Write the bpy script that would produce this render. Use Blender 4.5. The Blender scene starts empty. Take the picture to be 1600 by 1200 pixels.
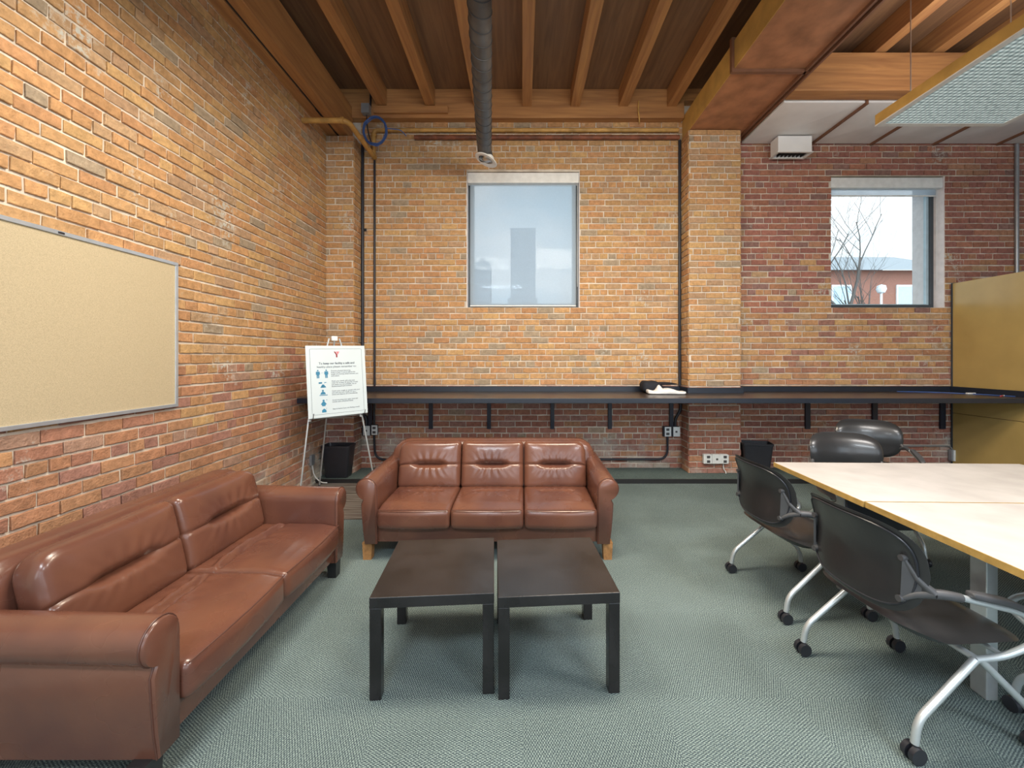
import bpy, bmesh, math, random
from mathutils import Vector, Matrix, Euler
import numpy as np
R = math.radians
scene = bpy.context.scene
C = scene.collection

# ------------------------------------------------------------------ camera
F = 640.0; CX = 816.0; CY = 558.0; H = 1.5      # focal length in px and principal point in the 1600x1200 frame
cam_d = bpy.data.cameras.new('camera'); cam = bpy.data.objects.new('camera', cam_d); C.objects.link(cam)
cam.location = (0, 0, H); cam.rotation_euler = (R(90), 0, 0)
cam_d.sensor_width = 36.0; cam_d.lens = 36.0 * F / 1600.0
cam_d.shift_x = -(CX - 800) / 1600.0; cam_d.shift_y = -(600 - CY) / 1600.0
cam_d.clip_start = 0.05; cam_d.clip_end = 1000
scene.camera = cam
def P(x, y, Y):                                   # photo pixel + distance -> point
    return Vector(((x - CX) * Y / F, Y, H + (CY - y) * Y / F))

# ------------------------------------------------------------------ view
vs = scene.view_settings
scene.display_settings.display_device = 'sRGB'
vs.view_transform = 'Standard'; vs.look = 'None'; vs.gamma = 1.0; vs.exposure = 0.14; vs.use_curve_mapping = False
try:
    scene.cycles.max_bounces = 8; scene.cycles.transparent_max_bounces = 16
    scene.cycles.use_denoising = True
except Exception: pass

# ------------------------------------------------------------------ world: overcast bright sky with soft clouds
w = bpy.data.worlds.new('sky'); scene.world = w; w.use_nodes = True
nt = w.node_tree; nt.nodes.clear()
def N(nt, t, **kw):
    n = nt.nodes.new(t)
    for k, v in kw.items():
        if k.startswith('i_'): n.inputs[k[2:]].default_value = v
        else: setattr(n, k, v)
    return n
tc = N(nt, 'ShaderNodeTexCoord'); mp = N(nt, 'ShaderNodeMapping'); mp.inputs['Scale'].default_value = (1, 1, 2.2)
no = N(nt, 'ShaderNodeTexNoise'); no.inputs['Scale'].default_value = 3.2; no.inputs['Detail'].default_value = 4
cr = N(nt, 'ShaderNodeValToRGB'); cr.color_ramp.elements[0].position = .40; cr.color_ramp.elements[1].position = .60
cr.color_ramp.elements[0].color = (.50, .70, .86, 1); cr.color_ramp.elements[1].color = (.93, .96, 1.0, 1)
bg = N(nt, 'ShaderNodeBackground'); sxw = N(nt, 'ShaderNodeSeparateXYZ'); mrw = N(nt, 'ShaderNodeMapRange')
mrw.inputs['From Min'].default_value = -.6; mrw.inputs['From Max'].default_value = .3; mrw.inputs['To Min'].default_value = 4.2; mrw.inputs['To Max'].default_value = 1.5
wo = N(nt, 'ShaderNodeOutputWorld')
L = nt.links.new
L(tc.outputs['Generated'], mp.inputs['Vector']); L(mp.outputs[0], no.inputs['Vector']); L(no.outputs['Fac'], cr.inputs[0])
L(tc.outputs['Generated'], sxw.inputs[0]); L(sxw.outputs['Y'], mrw.inputs['Value']); L(mrw.outputs[0], bg.inputs['Strength']); L(cr.outputs[0], bg.inputs['Color']); L(bg.outputs[0], wo.inputs['Surface'])

# ------------------------------------------------------------------ lamps of the room (ceiling troffers, most outside the frame) and added uplights
def area(name, loc, size, power, col, rot=(0, 0, 0)):
    d = bpy.data.lights.new(name, 'AREA'); d.shape = 'RECTANGLE'; d.size, d.size_y = size; d.energy = power; d.color = col
    o = bpy.data.objects.new(name, d); C.objects.link(o); o.location = loc; o.rotation_euler = rot
    return o
WARM = (1.0, .87, .68); NEUT = (1.0, .95, .90); COOL = (.84, .93, 1.0)
area('ceiling_lamp', (-0.9, 1.9, 3.6), (1.2, .6), 78, (1.0, .92, .78), (R(14), 0, 0))
area('ceiling_lamp', (0.9, 2.3, 3.6), (1.2, .6), 95, WARM, (R(30), 0, 0))
area('ceiling_lamp', (3.0, 1.0, 3.6), (1.2, .6), 90, NEUT)
area('added_uplight', (3.95, 3.25, 3.86), (1.0, .9), 17, NEUT, (R(180), 0, 0))  # added above the opaque housing to brighten the pale duct
area('added_uplight', (-0.6, 0.6, 3.8), (1.0, .9), 22, WARM, (R(180), 0, 0))  # added unseen uplight that lifts the ceiling timber
area('ceiling_lamp', (-0.6, -1.2, 3.6), (1.2, .6), 110, COOL)
area('ceiling_lamp', (2.8, -1.4, 3.6), (1.2, .6), 110, COOL)

# ------------------------------------------------------------------ object helpers
def tag(o, label=None, cat=None, group=None, kind=None):
    if label: o['label'] = label
    if cat: o['category'] = cat
    if group: o['group'] = group
    if kind: o['kind'] = kind
    return o
def empty(name, loc=(0, 0, 0), rz=0.0, label=None, cat=None, group=None, kind=None, rot=None):
    o = bpy.data.objects.new(name, None); C.objects.link(o); o.location = loc
    o.rotation_euler = rot if rot else (0, 0, rz); o.empty_display_size = .1
    return tag(o, label, cat, group, kind)
def link(name, me, parent=None):
    o = bpy.data.objects.new(name, me); C.objects.link(o)
    if parent: o.parent = parent
    return o
def copy_tree(o, parent=None):
    c = o.copy(); C.objects.link(c); c.parent = parent
    for ch in list(o.children): copy_tree(ch, c)
    return c

class MB:
    def __init__(s): s.v = []; s.f = []; s.m = []; s.cur = 0
    def add(s, vs_, fs):
        n = len(s.v); s.v += [tuple(p) for p in vs_]; s.f += [tuple(i + n for i in f) for f in fs]; s.m += [s.cur] * len(fs)
        return s
    def box(s, x0, x1, y0, y1, z0, z1, M=None, b=0.0):
        if b <= 0:
            vv = [(x0,y0,z0),(x1,y0,z0),(x1,y1,z0),(x0,y1,z0),(x0,y0,z1),(x1,y0,z1),(x1,y1,z1),(x0,y1,z1)]
            ff = [(3,2,1,0),(4,5,6,7),(0,1,5,4),(1,2,6,5),(2,3,7,6),(3,0,4,7)]
        else:
            bm = bmesh.new(); bmesh.ops.create_cube(bm, size=1)
            for q in bm.verts:
                q.co = Vector(((x0+x1)/2 + q.co.x*(x1-x0), (y0+y1)/2 + q.co.y*(y1-y0), (z0+z1)/2 + q.co.z*(z1-z0)))
            bmesh.ops.bevel(bm, geom=bm.edges[:], offset=b, segments=2, affect='EDGES', profile=.5)
            bm.verts.index_update(); vv = [q.co.copy() for q in bm.verts]; ff = [[q.index for q in f.verts] for f in bm.faces]; bm.free()
        if M: vv = [M @ Vector(p) for p in vv]
        return s.add(vv, ff)
    def tube(s, pts, r, n=12, cap=True, closed=False):
        pts = [Vector(p) for p in pts]; m = len(pts)
        rs = r if isinstance(r, (list, tuple)) else [r] * m
        vv = []; ff = []; up = None
        for i, p in enumerate(pts):
            if closed: t = (pts[(i+1) % m] - pts[i-1])
            else: t = (pts[min(i+1, m-1)] - pts[max(i-1, 0)])
            t.normalize()
            if up is None:
                a = Vector((0, 0, 1)) if abs(t.z) < .9 else Vector((1, 0, 0))
                up = (a - t * a.dot(t)).normalized()
            else:
                up = (up - t * up.dot(t)).normalized()
            sd = t.cross(up)
            for k in range(n):
                a = 2 * math.pi * k / n
                vv.append(p + (up * math.cos(a) + sd * math.sin(a)) * rs[i])
        for i in range(m if closed else m - 1):
            j = (i + 1) % m
            for k in range(n):
                k2 = (k + 1) % n; ff.append((i*n+k, j*n+k, j*n+k2, i*n+k2))
        if cap and not closed:
            ff.append(tuple(range(n))[::1]); ff.append(tuple((m-1)*n + k for k in range(n))[::-1])
        return s.add(vv, ff)
    def cyl(s, p0, p1, r, n=20, r2=None): return s.tube([p0, p1], [r, r if r2 is None else r2], n)
    def lathe(s, prof, c=(0, 0, 0), M=None, n=24):
        vv = []; ff = []
        for (r, z) in prof:
            for k in range(n):
                a = 2*math.pi*k/n; p = Vector((r*math.cos(a), r*math.sin(a), z))
                vv.append((M @ p if M else p) + Vector(c))
        for i in range(len(prof)-1):
            for k in range(n):
                k2 = (k+1) % n; ff.append((i*n+k, i*n+k2, (i+1)*n+k2, (i+1)*n+k))
        return s.add(vv, ff)
    def poly(s, pts, d):                      # planar polygon pts extruded by vector d
        n = len(pts); pts = [Vector(p) for p in pts]; d = Vector(d)
        vv = pts + [p + d for p in pts]
        ff = [tuple(range(n))[::-1], tuple(range(n, 2*n))] + [(i, (i+1) % n, (i+1) % n + n, i + n) for i in range(n)]
        return s.add(vv, ff)
    def build(s, name, mats, parent=None, smooth=False, angle=40):
        me = bpy.data.meshes.new(name); me.from_pydata(s.v, [], s.f)
        mats = mats if isinstance(mats, (list, tuple)) else [mats]
        for m in mats: me.materials.append(m)
        me.polygons.foreach_set('material_index', s.m)
        bm = bmesh.new(); bm.from_mesh(me); bmesh.ops.recalc_face_normals(bm, faces=bm.faces[:])
        if smooth:
            for f in bm.faces: f.smooth = True
            for e in bm.edges:
                if len(e.link_faces) == 2 and e.calc_face_angle(0) > R(angle): e.smooth = False
        bm.to_mesh(me); bm.free(); me.update()
        return link(name, me, parent)

def fillet(pts, r=.05, n=6):
    pts = [Vector(p) for p in pts]; out = [pts[0]]
    for i in range(1, len(pts)-1):
        a, b, c = pts[i-1], pts[i], pts[i+1]
        d1 = (a-b); d2 = (c-b); k = min(r, d1.length*.49, d2.length*.49)
        p, q = b + d1.normalized()*k, b + d2.normalized()*k
        for j in range(n+1):
            t = j/n; out.append(p*(1-t)**2 + b*2*t*(1-t) + q*t*t)
    out.append(pts[-1]); return out

def rbox(sx, sy, sz, r, nx=16, ny=16, nz=8, deform=None, M=None):
    """closed soft box centred on the origin: subdivided, rounded, then deformed; returns verts, faces"""
    idx = {}; vv = []; ff = []
    def vid(i, j, k):
        key = (i, j, k)
        if key not in idx:
            p = Vector(((i/nx - .5)*sx, (j/ny - .5)*sy, (k/nz - .5)*sz))
            q = Vector((max(-sx/2+r, min(sx/2-r, p.x)), max(-sy/2+r, min(sy/2-r, p.y)), max(-sz/2+r, min(sz/2-r, p.z))))
            d = p - q
            if d.length > 1e-9: 
                dm = max(abs(d.x), abs(d.y), abs(d.z)); p = q + d.normalized()*dm
            if deform: p = deform(p)
            if M: p = M @ p
            idx[key] = len(vv); vv.append(p)
        return idx[key]
    def quad(f): ff.append(f)
    for i in range(nx):
        for j in range(ny):
            quad((vid(i,j,0), vid(i,j+1,0), vid(i+1,j+1,0), vid(i+1,j,0))); quad((vid(i,j,nz), vid(i+1,j,nz), vid(i+1,j+1,nz), vid(i,j+1,nz)))
    for i in range(nx):
        for k in range(nz):
            quad((vid(i,0,k), vid(i+1,0,k), vid(i+1,0,k+1), vid(i,0,k+1))); quad((vid(i,ny,k), vid(i,ny,k+1), vid(i+1,ny,k+1), vid(i+1,ny,k)))
    for j in range(ny):
        for k in range(nz):
            quad((vid(0,j,k), vid(0,j,k+1), vid(0,j+1,k+1), vid(0,j+1,k))); quad((vid(nx,j,k), vid(nx,j+1,k), vid(nx,j+1,k+1), vid(nx,j,k+1)))
    return vv, ff

# ------------------------------------------------------------------ materials
def mat(name, col, rough=.6, metal=0.0, spec=.5, noise=None, bump=None, coat=0.0, emit=None, two=None):
    m = bpy.data.materials.new(name); m.use_nodes = True; t = m.node_tree; b = t.nodes['Principled BSDF']
    b.inputs['Base Color'].default_value = (*col, 1); b.inputs['Roughness'].default_value = rough
    b.inputs['Metallic'].default_value = metal; b.inputs['Specular IOR Level'].default_value = spec
    if coat: b.inputs['Coat Weight'].default_value = coat; b.inputs['Coat Roughness'].default_value = .25
    if emit: b.inputs['Emission Color'].default_value = (*emit[0], 1); b.inputs['Emission Strength'].default_value = emit[1]
    tcn = t.nodes.new('ShaderNodeTexCoord')
    # every material is procedural: a noise varies its colour a little
    sc, amt = noise if noise else (14, .05)
    n = t.nodes.new('ShaderNodeTexNoise'); n.inputs['Scale'].default_value = sc; n.inputs['Detail'].default_value = 5
    t.links.new(tcn.outputs['Object'], n.inputs['Vector'])
    mx = t.nodes.new('ShaderNodeMix'); mx.data_type = 'RGBA'
    c2 = two if two else tuple(max(0, c*(1-amt*2)) for c in col)
    mx.inputs['A'].default_value = (*[min(1, c*(1+amt*.6)) for c in col], 1) if not two else (*col, 1); mx.inputs['B'].default_value = (*c2, 1)
    rp = t.nodes.new('ShaderNodeMapRange'); rp.inputs['From Min'].default_value = .35; rp.inputs['From Max'].default_value = .7
    t.links.new(n.outputs['Fac'], rp.inputs['Value']); t.links.new(rp.outputs[0], mx.inputs['Factor']); t.links.new(mx.outputs['Result'], b.inputs['Base Color'])
    if bump:
        bs, bd = bump
        n2 = t.nodes.new('ShaderNodeTexNoise'); n2.inputs['Scale'].default_value = bs; n2.inputs['Detail'].default_value = 6
        t.links.new(tcn.outputs['Object'], n2.inputs['Vector'])
        bp = t.nodes.new('ShaderNodeBump'); bp.inputs['Strength'].default_value = 1; bp.inputs['Distance'].default_value = bd
        t.links.new(n2.outputs['Fac'], bp.inputs['Height']); t.links.new(bp.outputs[0], b.inputs['Normal'])
    return m
M = {}
def leather(name, c1, c2, rough=.36):
    m = mat(name, c1, rough, two=c2, noise=(3.5, .1)); t = m.node_tree; b = t.nodes['Principled BSDF']
    tcn = N(t, 'ShaderNodeTexCoord')
    v = N(t, 'ShaderNodeTexNoise'); v.inputs['Scale'].default_value = 70; v.inputs['Detail'].default_value = 1
    n = N(t, 'ShaderNodeTexNoise'); n.inputs['Scale'].default_value = 5; n.inputs['Detail'].default_value = 2; n.inputs['Distortion'].default_value = 0
    t.links.new(tcn.outputs['Object'], v.inputs['Vector']); t.links.new(tcn.outputs['Object'], n.inputs['Vector'])
    b1 = N(t, 'ShaderNodeBump'); b.inputs['Coat Weight'].default_value = .30; b.inputs['Coat Roughness'].default_value = .16; b1.inputs['Distance'].default_value = .0004; b1.inputs['Strength'].default_value = .6
    b2 = N(t, 'ShaderNodeBump'); b2.inputs['Distance'].default_value = .003; b2.inputs['Strength'].default_value = .8
    t.links.new(n.outputs['Fac'], b2.inputs['Height']); t.links.new(v.outputs['Fac'], b1.inputs['Height']); t.links.new(b2.outputs[0], b1.inputs['Normal'])
    t.links.new(b1.outputs[0], b.inputs['Normal'])
    mr = N(t, 'ShaderNodeMapRange'); mr.inputs['To Min'].default_value = rough-.05; mr.inputs['To Max'].default_value = rough+.12
    t.links.new(n.outputs['Fac'], mr.inputs['Value']); t.links.new(mr.outputs[0], b.inputs['Roughness'])
    return m
M['leather'] = leather('brown_leather', (.160, .063, .038), (.105, .041, .030), .25)
M['piping'] = mat('leather_piping', (.10, .04, .028), .4)
M['foot_wood'] = mat('oak_foot', (.42, .20, .07), .5, noise=(30, .2))
M['foot_black'] = mat('black_foot', (.02, .02, .022), .4)
M['black_leather'] = leather('black_leather', (.030, .029, .030), (.020, .020, .022), .29)
M['black_plastic'] = mat('black_plastic', (.022, .023, .03), .38)
M['grey_plastic'] = mat('grey_plastic', (.07, .07, .075), .42)
M['silver'] = mat('silver_paint', (.62, .66, .68), .32, .55)
M['chrome'] = mat('dull_aluminium', (.62, .68, .76), .35, .7)
M['steel'] = mat('steel', (.55, .55, .55), .3, .9)
M['conduit'] = mat('black_conduit', (.018, .020, .030), .45)
M['bracket'] = mat('black_bracket', (.015, .018, .035), .4)
M['gas'] = mat('yellow_pipe_paint', (.58, .32, .09), .5, bump=(60, .0006), noise=(8, .2))
M['rust'] = mat('brown_pipe_paint', (.22, .07, .035), .6, noise=(10, .3))
M['blue_cable'] = mat('blue_cable', (.05, .12, .36), .4)
M['white_plastic'] = mat('white_plastic', (.74, .76, .76), .45)
M['white_metal'] = mat('white_metal', (.80, .80, .79), .4)
M['dark_hole'] = mat('dark_slot', (.03, .03, .035), .6)
M['black_wood'] = mat('black_brown_laminate', (.021, .019, .020), .26, noise=(6, .25), bump=(120, .0001))
M['counter'] = mat('dark_counter_laminate', (.060, .046, .040), .28, noise=(4, .2))
M['counter_edge'] = mat('counter_edge', (.016, .021, .034), .35)
M['table_top'] = mat('pale_laminate', (.60, .575, .56), .26, noise=(5, .06))
M['table_edge'] = mat('tan_edge_band', (.52, .33, .10), .45, noise=(20, .12))
M['grey_metal'] = mat('grey_metal', (.35, .37, .40), .35, .5)
M['partition'] = mat('tan_partition', (.50, .345, .12), .22, noise=(3, .05))
M['cork'] = mat('cork_fabric', (.52, .42, .27), .85, noise=(260, .10), bump=(320, .0006))
M['cap'] = mat('black_felt', (.012, .014, .022), .8)
M['cloth'] = mat('white_cloth', (.82, .82, .82), .85, bump=(14, .004))
M['sign'] = mat('sign_board', (.64, .72, .76), .4, noise=(2, .02))
M['ink'] = mat('sign_ink', (.06, .09, .13), .5)
M['ink_blue'] = mat('sign_blue', (.035, .22, .38), .5)
M['ink_red'] = mat('sign_red', (.30, .02, .03), .5)
M['ink_pink'] = mat('sign_pink', (.72, .22, .26), .5)
M['spiral'] = mat('dark_duct', (.10, .10, .105), .45, .35, noise=(9, .15))
M['duct_white'] = mat('pale_duct', (.85, .83, .83), .42, .0, noise=(2, .06))
M['duct_tan'] = mat('tan_duct', (.45, .20, .10), .45, .1, noise=(5, .18))
M['duct_side'] = mat('yellow_duct_side', (.60, .36, .10), .5, noise=(5, .12))
M['seam'] = mat('brown_seam', (.20, .09, .05), .5)
M['plaster'] = mat('painted_plaster', (.62, .60, .56), .8)
M['exterior'] = mat('exterior_stone', (.60, .58, .55), .8)
M['frame_dark'] = mat('bronze_frame', (.05, .065, .08), .4)
M['frame_pale'] = mat('pale_frame', (.45, .58, .66), .4)

def wood(name, c1, c2, axis='X'):
    m = mat(name, c1, .6); t = m.node_tree; b = t.nodes['Principled BSDF']
    tcn = N(t, 'ShaderNodeTexCoord'); mp_ = N(t, 'ShaderNodeMapping')
    mp_.inputs['Scale'].default_value = (.6, 9, 9) if axis == 'X' else (9, .6, 9)
    n = N(t, 'ShaderNodeTexNoise'); n.inputs['Scale'].default_value = 2.2; n.inputs['Detail'].default_value = 6; n.inputs['Distortion'].default_value = .8
    r_ = N(t, 'ShaderNodeValToRGB'); r_.color_ramp.elements[0].position = .3; r_.color_ramp.elements[1].position = .7
    r_.color_ramp.elements[0].color = (*c2, 1); r_.color_ramp.elements[1].color = (*c1, 1)
    t.links.new(tcn.outputs['Object'], mp_.inputs[0]); t.links.new(mp_.outputs[0], n.inputs['Vector']); t.links.new(n.outputs['Fac'], r_.inputs[0]); t.links.new(r_.outputs[0], b.inputs['Base Color'])
    bp = N(t, 'ShaderNodeBump'); bp.inputs['Distance'].default_value = .002; t.links.new(n.outputs['Fac'], bp.inputs['Height']); t.links.new(bp.outputs[0], b.inputs['Normal'])
    return m
M['timber_x'] = wood('timber_beam', (.50, .24, .085), (.30, .13, .05), 'X')
M['timber_y'] = wood('timber_joist', (.50, .25, .09), (.32, .14, .055), 'Y')
M['deck'] = wood('ceiling_deck', (.26, .14, .07), (.17, .09, .05), 'Y')

def brick_mat():
    m = bpy.data.materials.new('brick'); m.use_nodes = True; t = m.node_tree; b = t.nodes['Principled BSDF']
    at = N(t, 'ShaderNodeAttribute'); at.attribute_name = 'brick_color'
    tcn = N(t, 'ShaderNodeTexCoord')
    n = N(t, 'ShaderNodeTexNoise'); n.inputs['Scale'].default_value = 26; n.inputs['Detail'].default_value = 6; n.inputs['Roughness'].default_value = .65
    n2 = N(t, 'ShaderNodeTexNoise'); n2.inputs['Scale'].default_value = 90; n2.inputs['Detail'].default_value = 4
    n3 = N(t, 'ShaderNodeTexNoise'); n3.inputs['Scale'].default_value = 1.7; n3.inputs['Detail'].default_value = 7; n3.inputs['Roughness'].default_value = .7
    for q in (n, n2, n3): t.links.new(tcn.outputs['Object'], q.inputs['Vector'])
    mr = N(t, 'ShaderNodeMapRange'); mr.inputs['From Min'].default_value = .3; mr.inputs['From Max'].default_value = .7; mr.inputs['To Min'].default_value = .72; mr.inputs['To Max'].default_value = 1.2
    t.links.new(n.outputs['Fac'], mr.inputs['Value'])
    ml = N(t, 'ShaderNodeMix'); ml.data_type = 'RGBA'; ml.blend_type = 'MULTIPLY'; ml.inputs['Factor'].default_value = 1
    t.links.new(at.outputs['Color'], ml.inputs['A']); t.links.new(mr.outputs[0], ml.inputs['B'])
    # old mortar smears and chips of grey parging, with shapes of their own
    m3 = N(t, 'ShaderNodeMapRange'); m3.inputs['From Min'].default_value = .59; m3.inputs['From Max'].default_value = .66
    t.links.new(n3.outputs['Fac'], m3.inputs['Value'])
    m4 = N(t, 'ShaderNodeMapRange'); m4.inputs['From Min'].default_value = .48; m4.inputs['From Max'].default_value = .58
    t.links.new(n.outputs['Fac'], m4.inputs['Value'])
    mm = N(t, 'ShaderNodeMath'); mm.operation = 'MULTIPLY'; t.links.new(m3.outputs[0], mm.inputs[0]); t.links.new(m4.outputs[0], mm.inputs[1])
    # salt bloom in the lowest courses of the wall
    sx = N(t, 'ShaderNodeSeparateXYZ'); t.links.new(tcn.outputs['Object'], sx.inputs[0])
    mz = N(t, 'ShaderNodeMapRange'); mz.inputs['From Min'].default_value = .30; mz.inputs['From Max'].default_value = .50; mz.inputs['To Min'].default_value = .9; mz.inputs['To Max'].default_value = 0
    t.links.new(sx.outputs['Z'], mz.inputs['Value'])
    mn = N(t, 'ShaderNodeMapRange'); mn.inputs['From Min'].default_value = .44; mn.inputs['From Max'].default_value = .62; t.links.new(n3.outputs['Fac'], mn.inputs['Value'])
    ms = N(t, 'ShaderNodeMath'); ms.operation = 'MULTIPLY'; t.links.new(mz.outputs[0], ms.inputs[0]); t.links.new(mn.outputs[0], ms.inputs[1])
    ma = N(t, 'ShaderNodeMath'); ma.operation = 'ADD'; ma.use_clamp = True; t.links.new(mm.outputs[0], ma.inputs[0]); t.links.new(ms.outputs[0], ma.inputs[1])
    mx = N(t, 'ShaderNodeMix'); mx.data_type = 'RGBA'; mx.inputs['B'].default_value = (.50, .49, .44, 1)
    t.links.new(ma.outputs[0], mx.inputs['Factor']); t.links.new(ml.outputs['Result'], mx.inputs['A']); t.links.new(mx.outputs['Result'], b.inputs['Base Color'])
    b.inputs['Roughness'].default_value = .82; b.inputs['Specular IOR Level'].default_value = .25
    b1 = N(t, 'ShaderNodeBump'); b1.inputs['Distance'].default_value = .007; b2 = N(t, 'ShaderNodeBump'); b2.inputs['Distance'].default_value = .004
    t.links.new(n.outputs['Fac'], b1.inputs['Height']); t.links.new(n2.outputs['Fac'], b2.inputs['Height']); t.links.new(b1.outputs[0], b2.inputs['Normal']); t.links.new(b2.outputs[0], b.inputs['Normal'])
    return m
M['brick'] = brick_mat()
M['mortar'] = mat('lime_mortar', (.72, .64, .54), .9, two=(.50, .43, .36), noise=(7, .2), bump=(70, .003))
M['mortar_grey'] = mat('grey_mortar', (.42, .40, .36), .9, bump=(70, .003))

M['reveal'] = mat('painted_brick', (.78, .73, .73), .7, bump=(18, .006))
def carpet(name, a, b_, c, tile=.6, pitch=.0105, dark=1.0):
    m = bpy.data.materials.new(name); m.use_nodes = True; t = m.node_tree; b = t.nodes['Principled BSDF']
    tcn = N(t, 'ShaderNodeTexCoord')
    ck = N(t, 'ShaderNodeTexChecker'); ck.inputs['Scale'].default_value = 1/tile; ck.inputs['Color1'].default_value = (1,1,1,1); ck.inputs['Color2'].default_value = (0,0,0,1)
    t.links.new(tcn.outputs['Object'], ck.inputs['Vector'])
    sx = N(t, 'ShaderNodeSeparateXYZ'); t.links.new(tcn.outputs['Object'], sx.inputs[0])
    def wave(sock, p, ph=0.0):
        m1 = N(t, 'ShaderNodeMath'); m1.operation = 'MULTIPLY'; m1.inputs[1].default_value = 2*math.pi/p; t.links.new(sock, m1.inputs[0])
        m0 = N(t, 'ShaderNodeMath'); m0.operation = 'ADD'; m0.inputs[1].default_value = ph; t.links.new(m1.outputs[0], m0.inputs[0])
        m2 = N(t, 'ShaderNodeMath'); m2.operation = 'SINE'; t.links.new(m0.outputs[0], m2.inputs[0]); return m2.outputs[0]
    def mul(a_, b__):
        q = N(t, 'ShaderNodeMath'); q.operation = 'MULTIPLY'; t.links.new(a_, q.inputs[0]); t.links.new(b__, q.inputs[1]); return q.outputs[0]
    wx, wy = wave(sx.outputs['X'], pitch), wave(sx.outputs['Y'], pitch*1.7)
    wx2, wy2 = wave(sx.outputs['X'], pitch*1.7), wave(sx.outputs['Y'], pitch)
    A, B_ = mul(wx, wy), mul(wx2, wy2)
    mh = N(t, 'ShaderNodeMix'); mh.data_type = 'FLOAT'; t.links.new(ck.outputs['Fac'], mh.inputs[0]); t.links.new(A, mh.inputs[2]); t.links.new(B_, mh.inputs[3])
    n = N(t, 'ShaderNodeTexNoise'); n.inputs['Scale'].default_value = 190; n.inputs['Detail'].default_value = 4; n.inputs['Roughness'].default_value = .7; t.links.new(tcn.outputs['Object'], n.inputs['Vector'])
    nl = N(t, 'ShaderNodeTexNoise'); nl.inputs['Scale'].default_value = 1.3; nl.inputs['Detail'].default_value = 5; t.links.new(tcn.outputs['Object'], nl.inputs['Vector'])
    s = N(t, 'ShaderNodeMath'); s.operation = 'MULTIPLY_ADD'; s.inputs[1].default_value = .17; t.links.new(mh.outputs[0], s.inputs[0]); t.links.new(n.outputs['Fac'], s.inputs[2])
    r_ = N(t, 'ShaderNodeValToRGB'); e = r_.color_ramp.elements; e[0].position = .25; e[0].color = (*b_, 1); e[1].position = .72; e[1].color = (*c, 1)
    k = e.new(.48); k.color = (*a, 1)
    t.links.new(s.outputs[0], r_.inputs[0])
    # per-tile difference and soft wear
    cm = N(t, 'ShaderNodeMapRange'); cm.inputs['To Min'].default_value = .98; cm.inputs['To Max'].default_value = 1.02; t.links.new(ck.outputs['Fac'], cm.inputs['Value'])
    cl = N(t, 'ShaderNodeMapRange'); cl.inputs['From Min'].default_value = .35; cl.inputs['From Max'].default_value = .65; cl.inputs['To Min'].default_value = .86*dark; cl.inputs['To Max'].default_value = 1.1*dark; t.links.new(nl.outputs['Fac'], cl.inputs['Value'])
    mu = mul(cm.outputs[0], cl.outputs[0])
    ml = N(t, 'ShaderNodeMix'); ml.data_type = 'RGBA'; ml.blend_type = 'MULTIPLY'; ml.inputs['Factor'].default_value = 1
    t.links.new(r_.outputs[0], ml.inputs['A']); t.links.new(mu, ml.inputs['B']); t.links.new(ml.outputs['Result'], b.inputs['Base Color'])
    b.inputs['Roughness'].default_value = .95; b.inputs['Specular IOR Level'].default_value = .1
    bp = N(t, 'ShaderNodeBump'); bp.inputs['Distance'].default_value = .004; t.links.new(s.outputs[0], bp.inputs['Height']); t.links.new(bp.outputs[0], b.inputs['Normal'])
    return m
M['carpet'] = carpet('teal_carpet', (.112, .150, .152), (.020, .028, .052), (.39, .48, .44))
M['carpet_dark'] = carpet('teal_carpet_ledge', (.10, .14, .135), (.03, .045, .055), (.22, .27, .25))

def mat_stripe():
    m = bpy.data.materials.new('striped_mat'); m.use_nodes = True; t = m.node_tree; b = t.nodes['Principled BSDF']
    tcn = N(t, 'ShaderNodeTexCoord'); mp_ = N(t, 'ShaderNodeMapping'); mp_.inputs['Scale'].default_value = (1.2, 34, 1)
    n = N(t, 'ShaderNodeTexNoise'); n.inputs['Scale'].default_value = 1.6; n.inputs['Detail'].default_value = 3
    r_ = N(t, 'ShaderNodeValToRGB'); e = r_.color_ramp.elements; e[0].position = .35; e[0].color = (.07, .055, .045, 1); e[1].position = .66; e[1].color = (.30, .28, .25, 1); k = e.new(.5); k.color = (.15, .12, .10, 1)
    t.links.new(tcn.outputs['Object'], mp_.inputs[0]); t.links.new(mp_.outputs[0], n.inputs['Vector']); t.links.new(n.outputs['Fac'], r_.inputs[0]); t.links.new(r_.outputs[0], b.inputs['Base Color'])
    b.inputs['Roughness'].default_value = .95; return m
M['mat'] = mat_stripe()

def glass_mat(name, tint, gl=.08):
    m = bpy.data.materials.new(name); m.use_nodes = True; t = m.node_tree; t.nodes.clear()
    tr = N(t, 'ShaderNodeBsdfTransparent'); tr.inputs['Color'].default_value = (*tint, 1)
    g = N(t, 'ShaderNodeBsdfGlossy'); g.inputs['Roughness'].default_value = .02
    lw = N(t, 'ShaderNodeLayerWeight'); pw = N(t, 'ShaderNodeMath'); pw.operation = 'POWER'; pw.inputs[1].default_value = 5
    fr = N(t, 'ShaderNodeMath'); fr.operation = 'MULTIPLY_ADD'; fr.inputs[1].default_value = .8; fr.inputs[2].default_value = .04
    t.links.new(lw.outputs['Facing'], pw.inputs[0]); t.links.new(pw.outputs[0], fr.inputs[0])
    mx = N(t, 'ShaderNodeMixShader'); o = N(t, 'ShaderNodeOutputMaterial')
    t.links.new(fr.outputs[0], mx.inputs[0]); t.links.new(tr.outputs[0], mx.inputs[1]); t.links.new(g.outputs[0], mx.inputs[2]); t.links.new(mx.outputs[0], o.inputs[0])
    return m
M['glass'] = glass_mat('window_glass', (.94, .97, .97))
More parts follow.
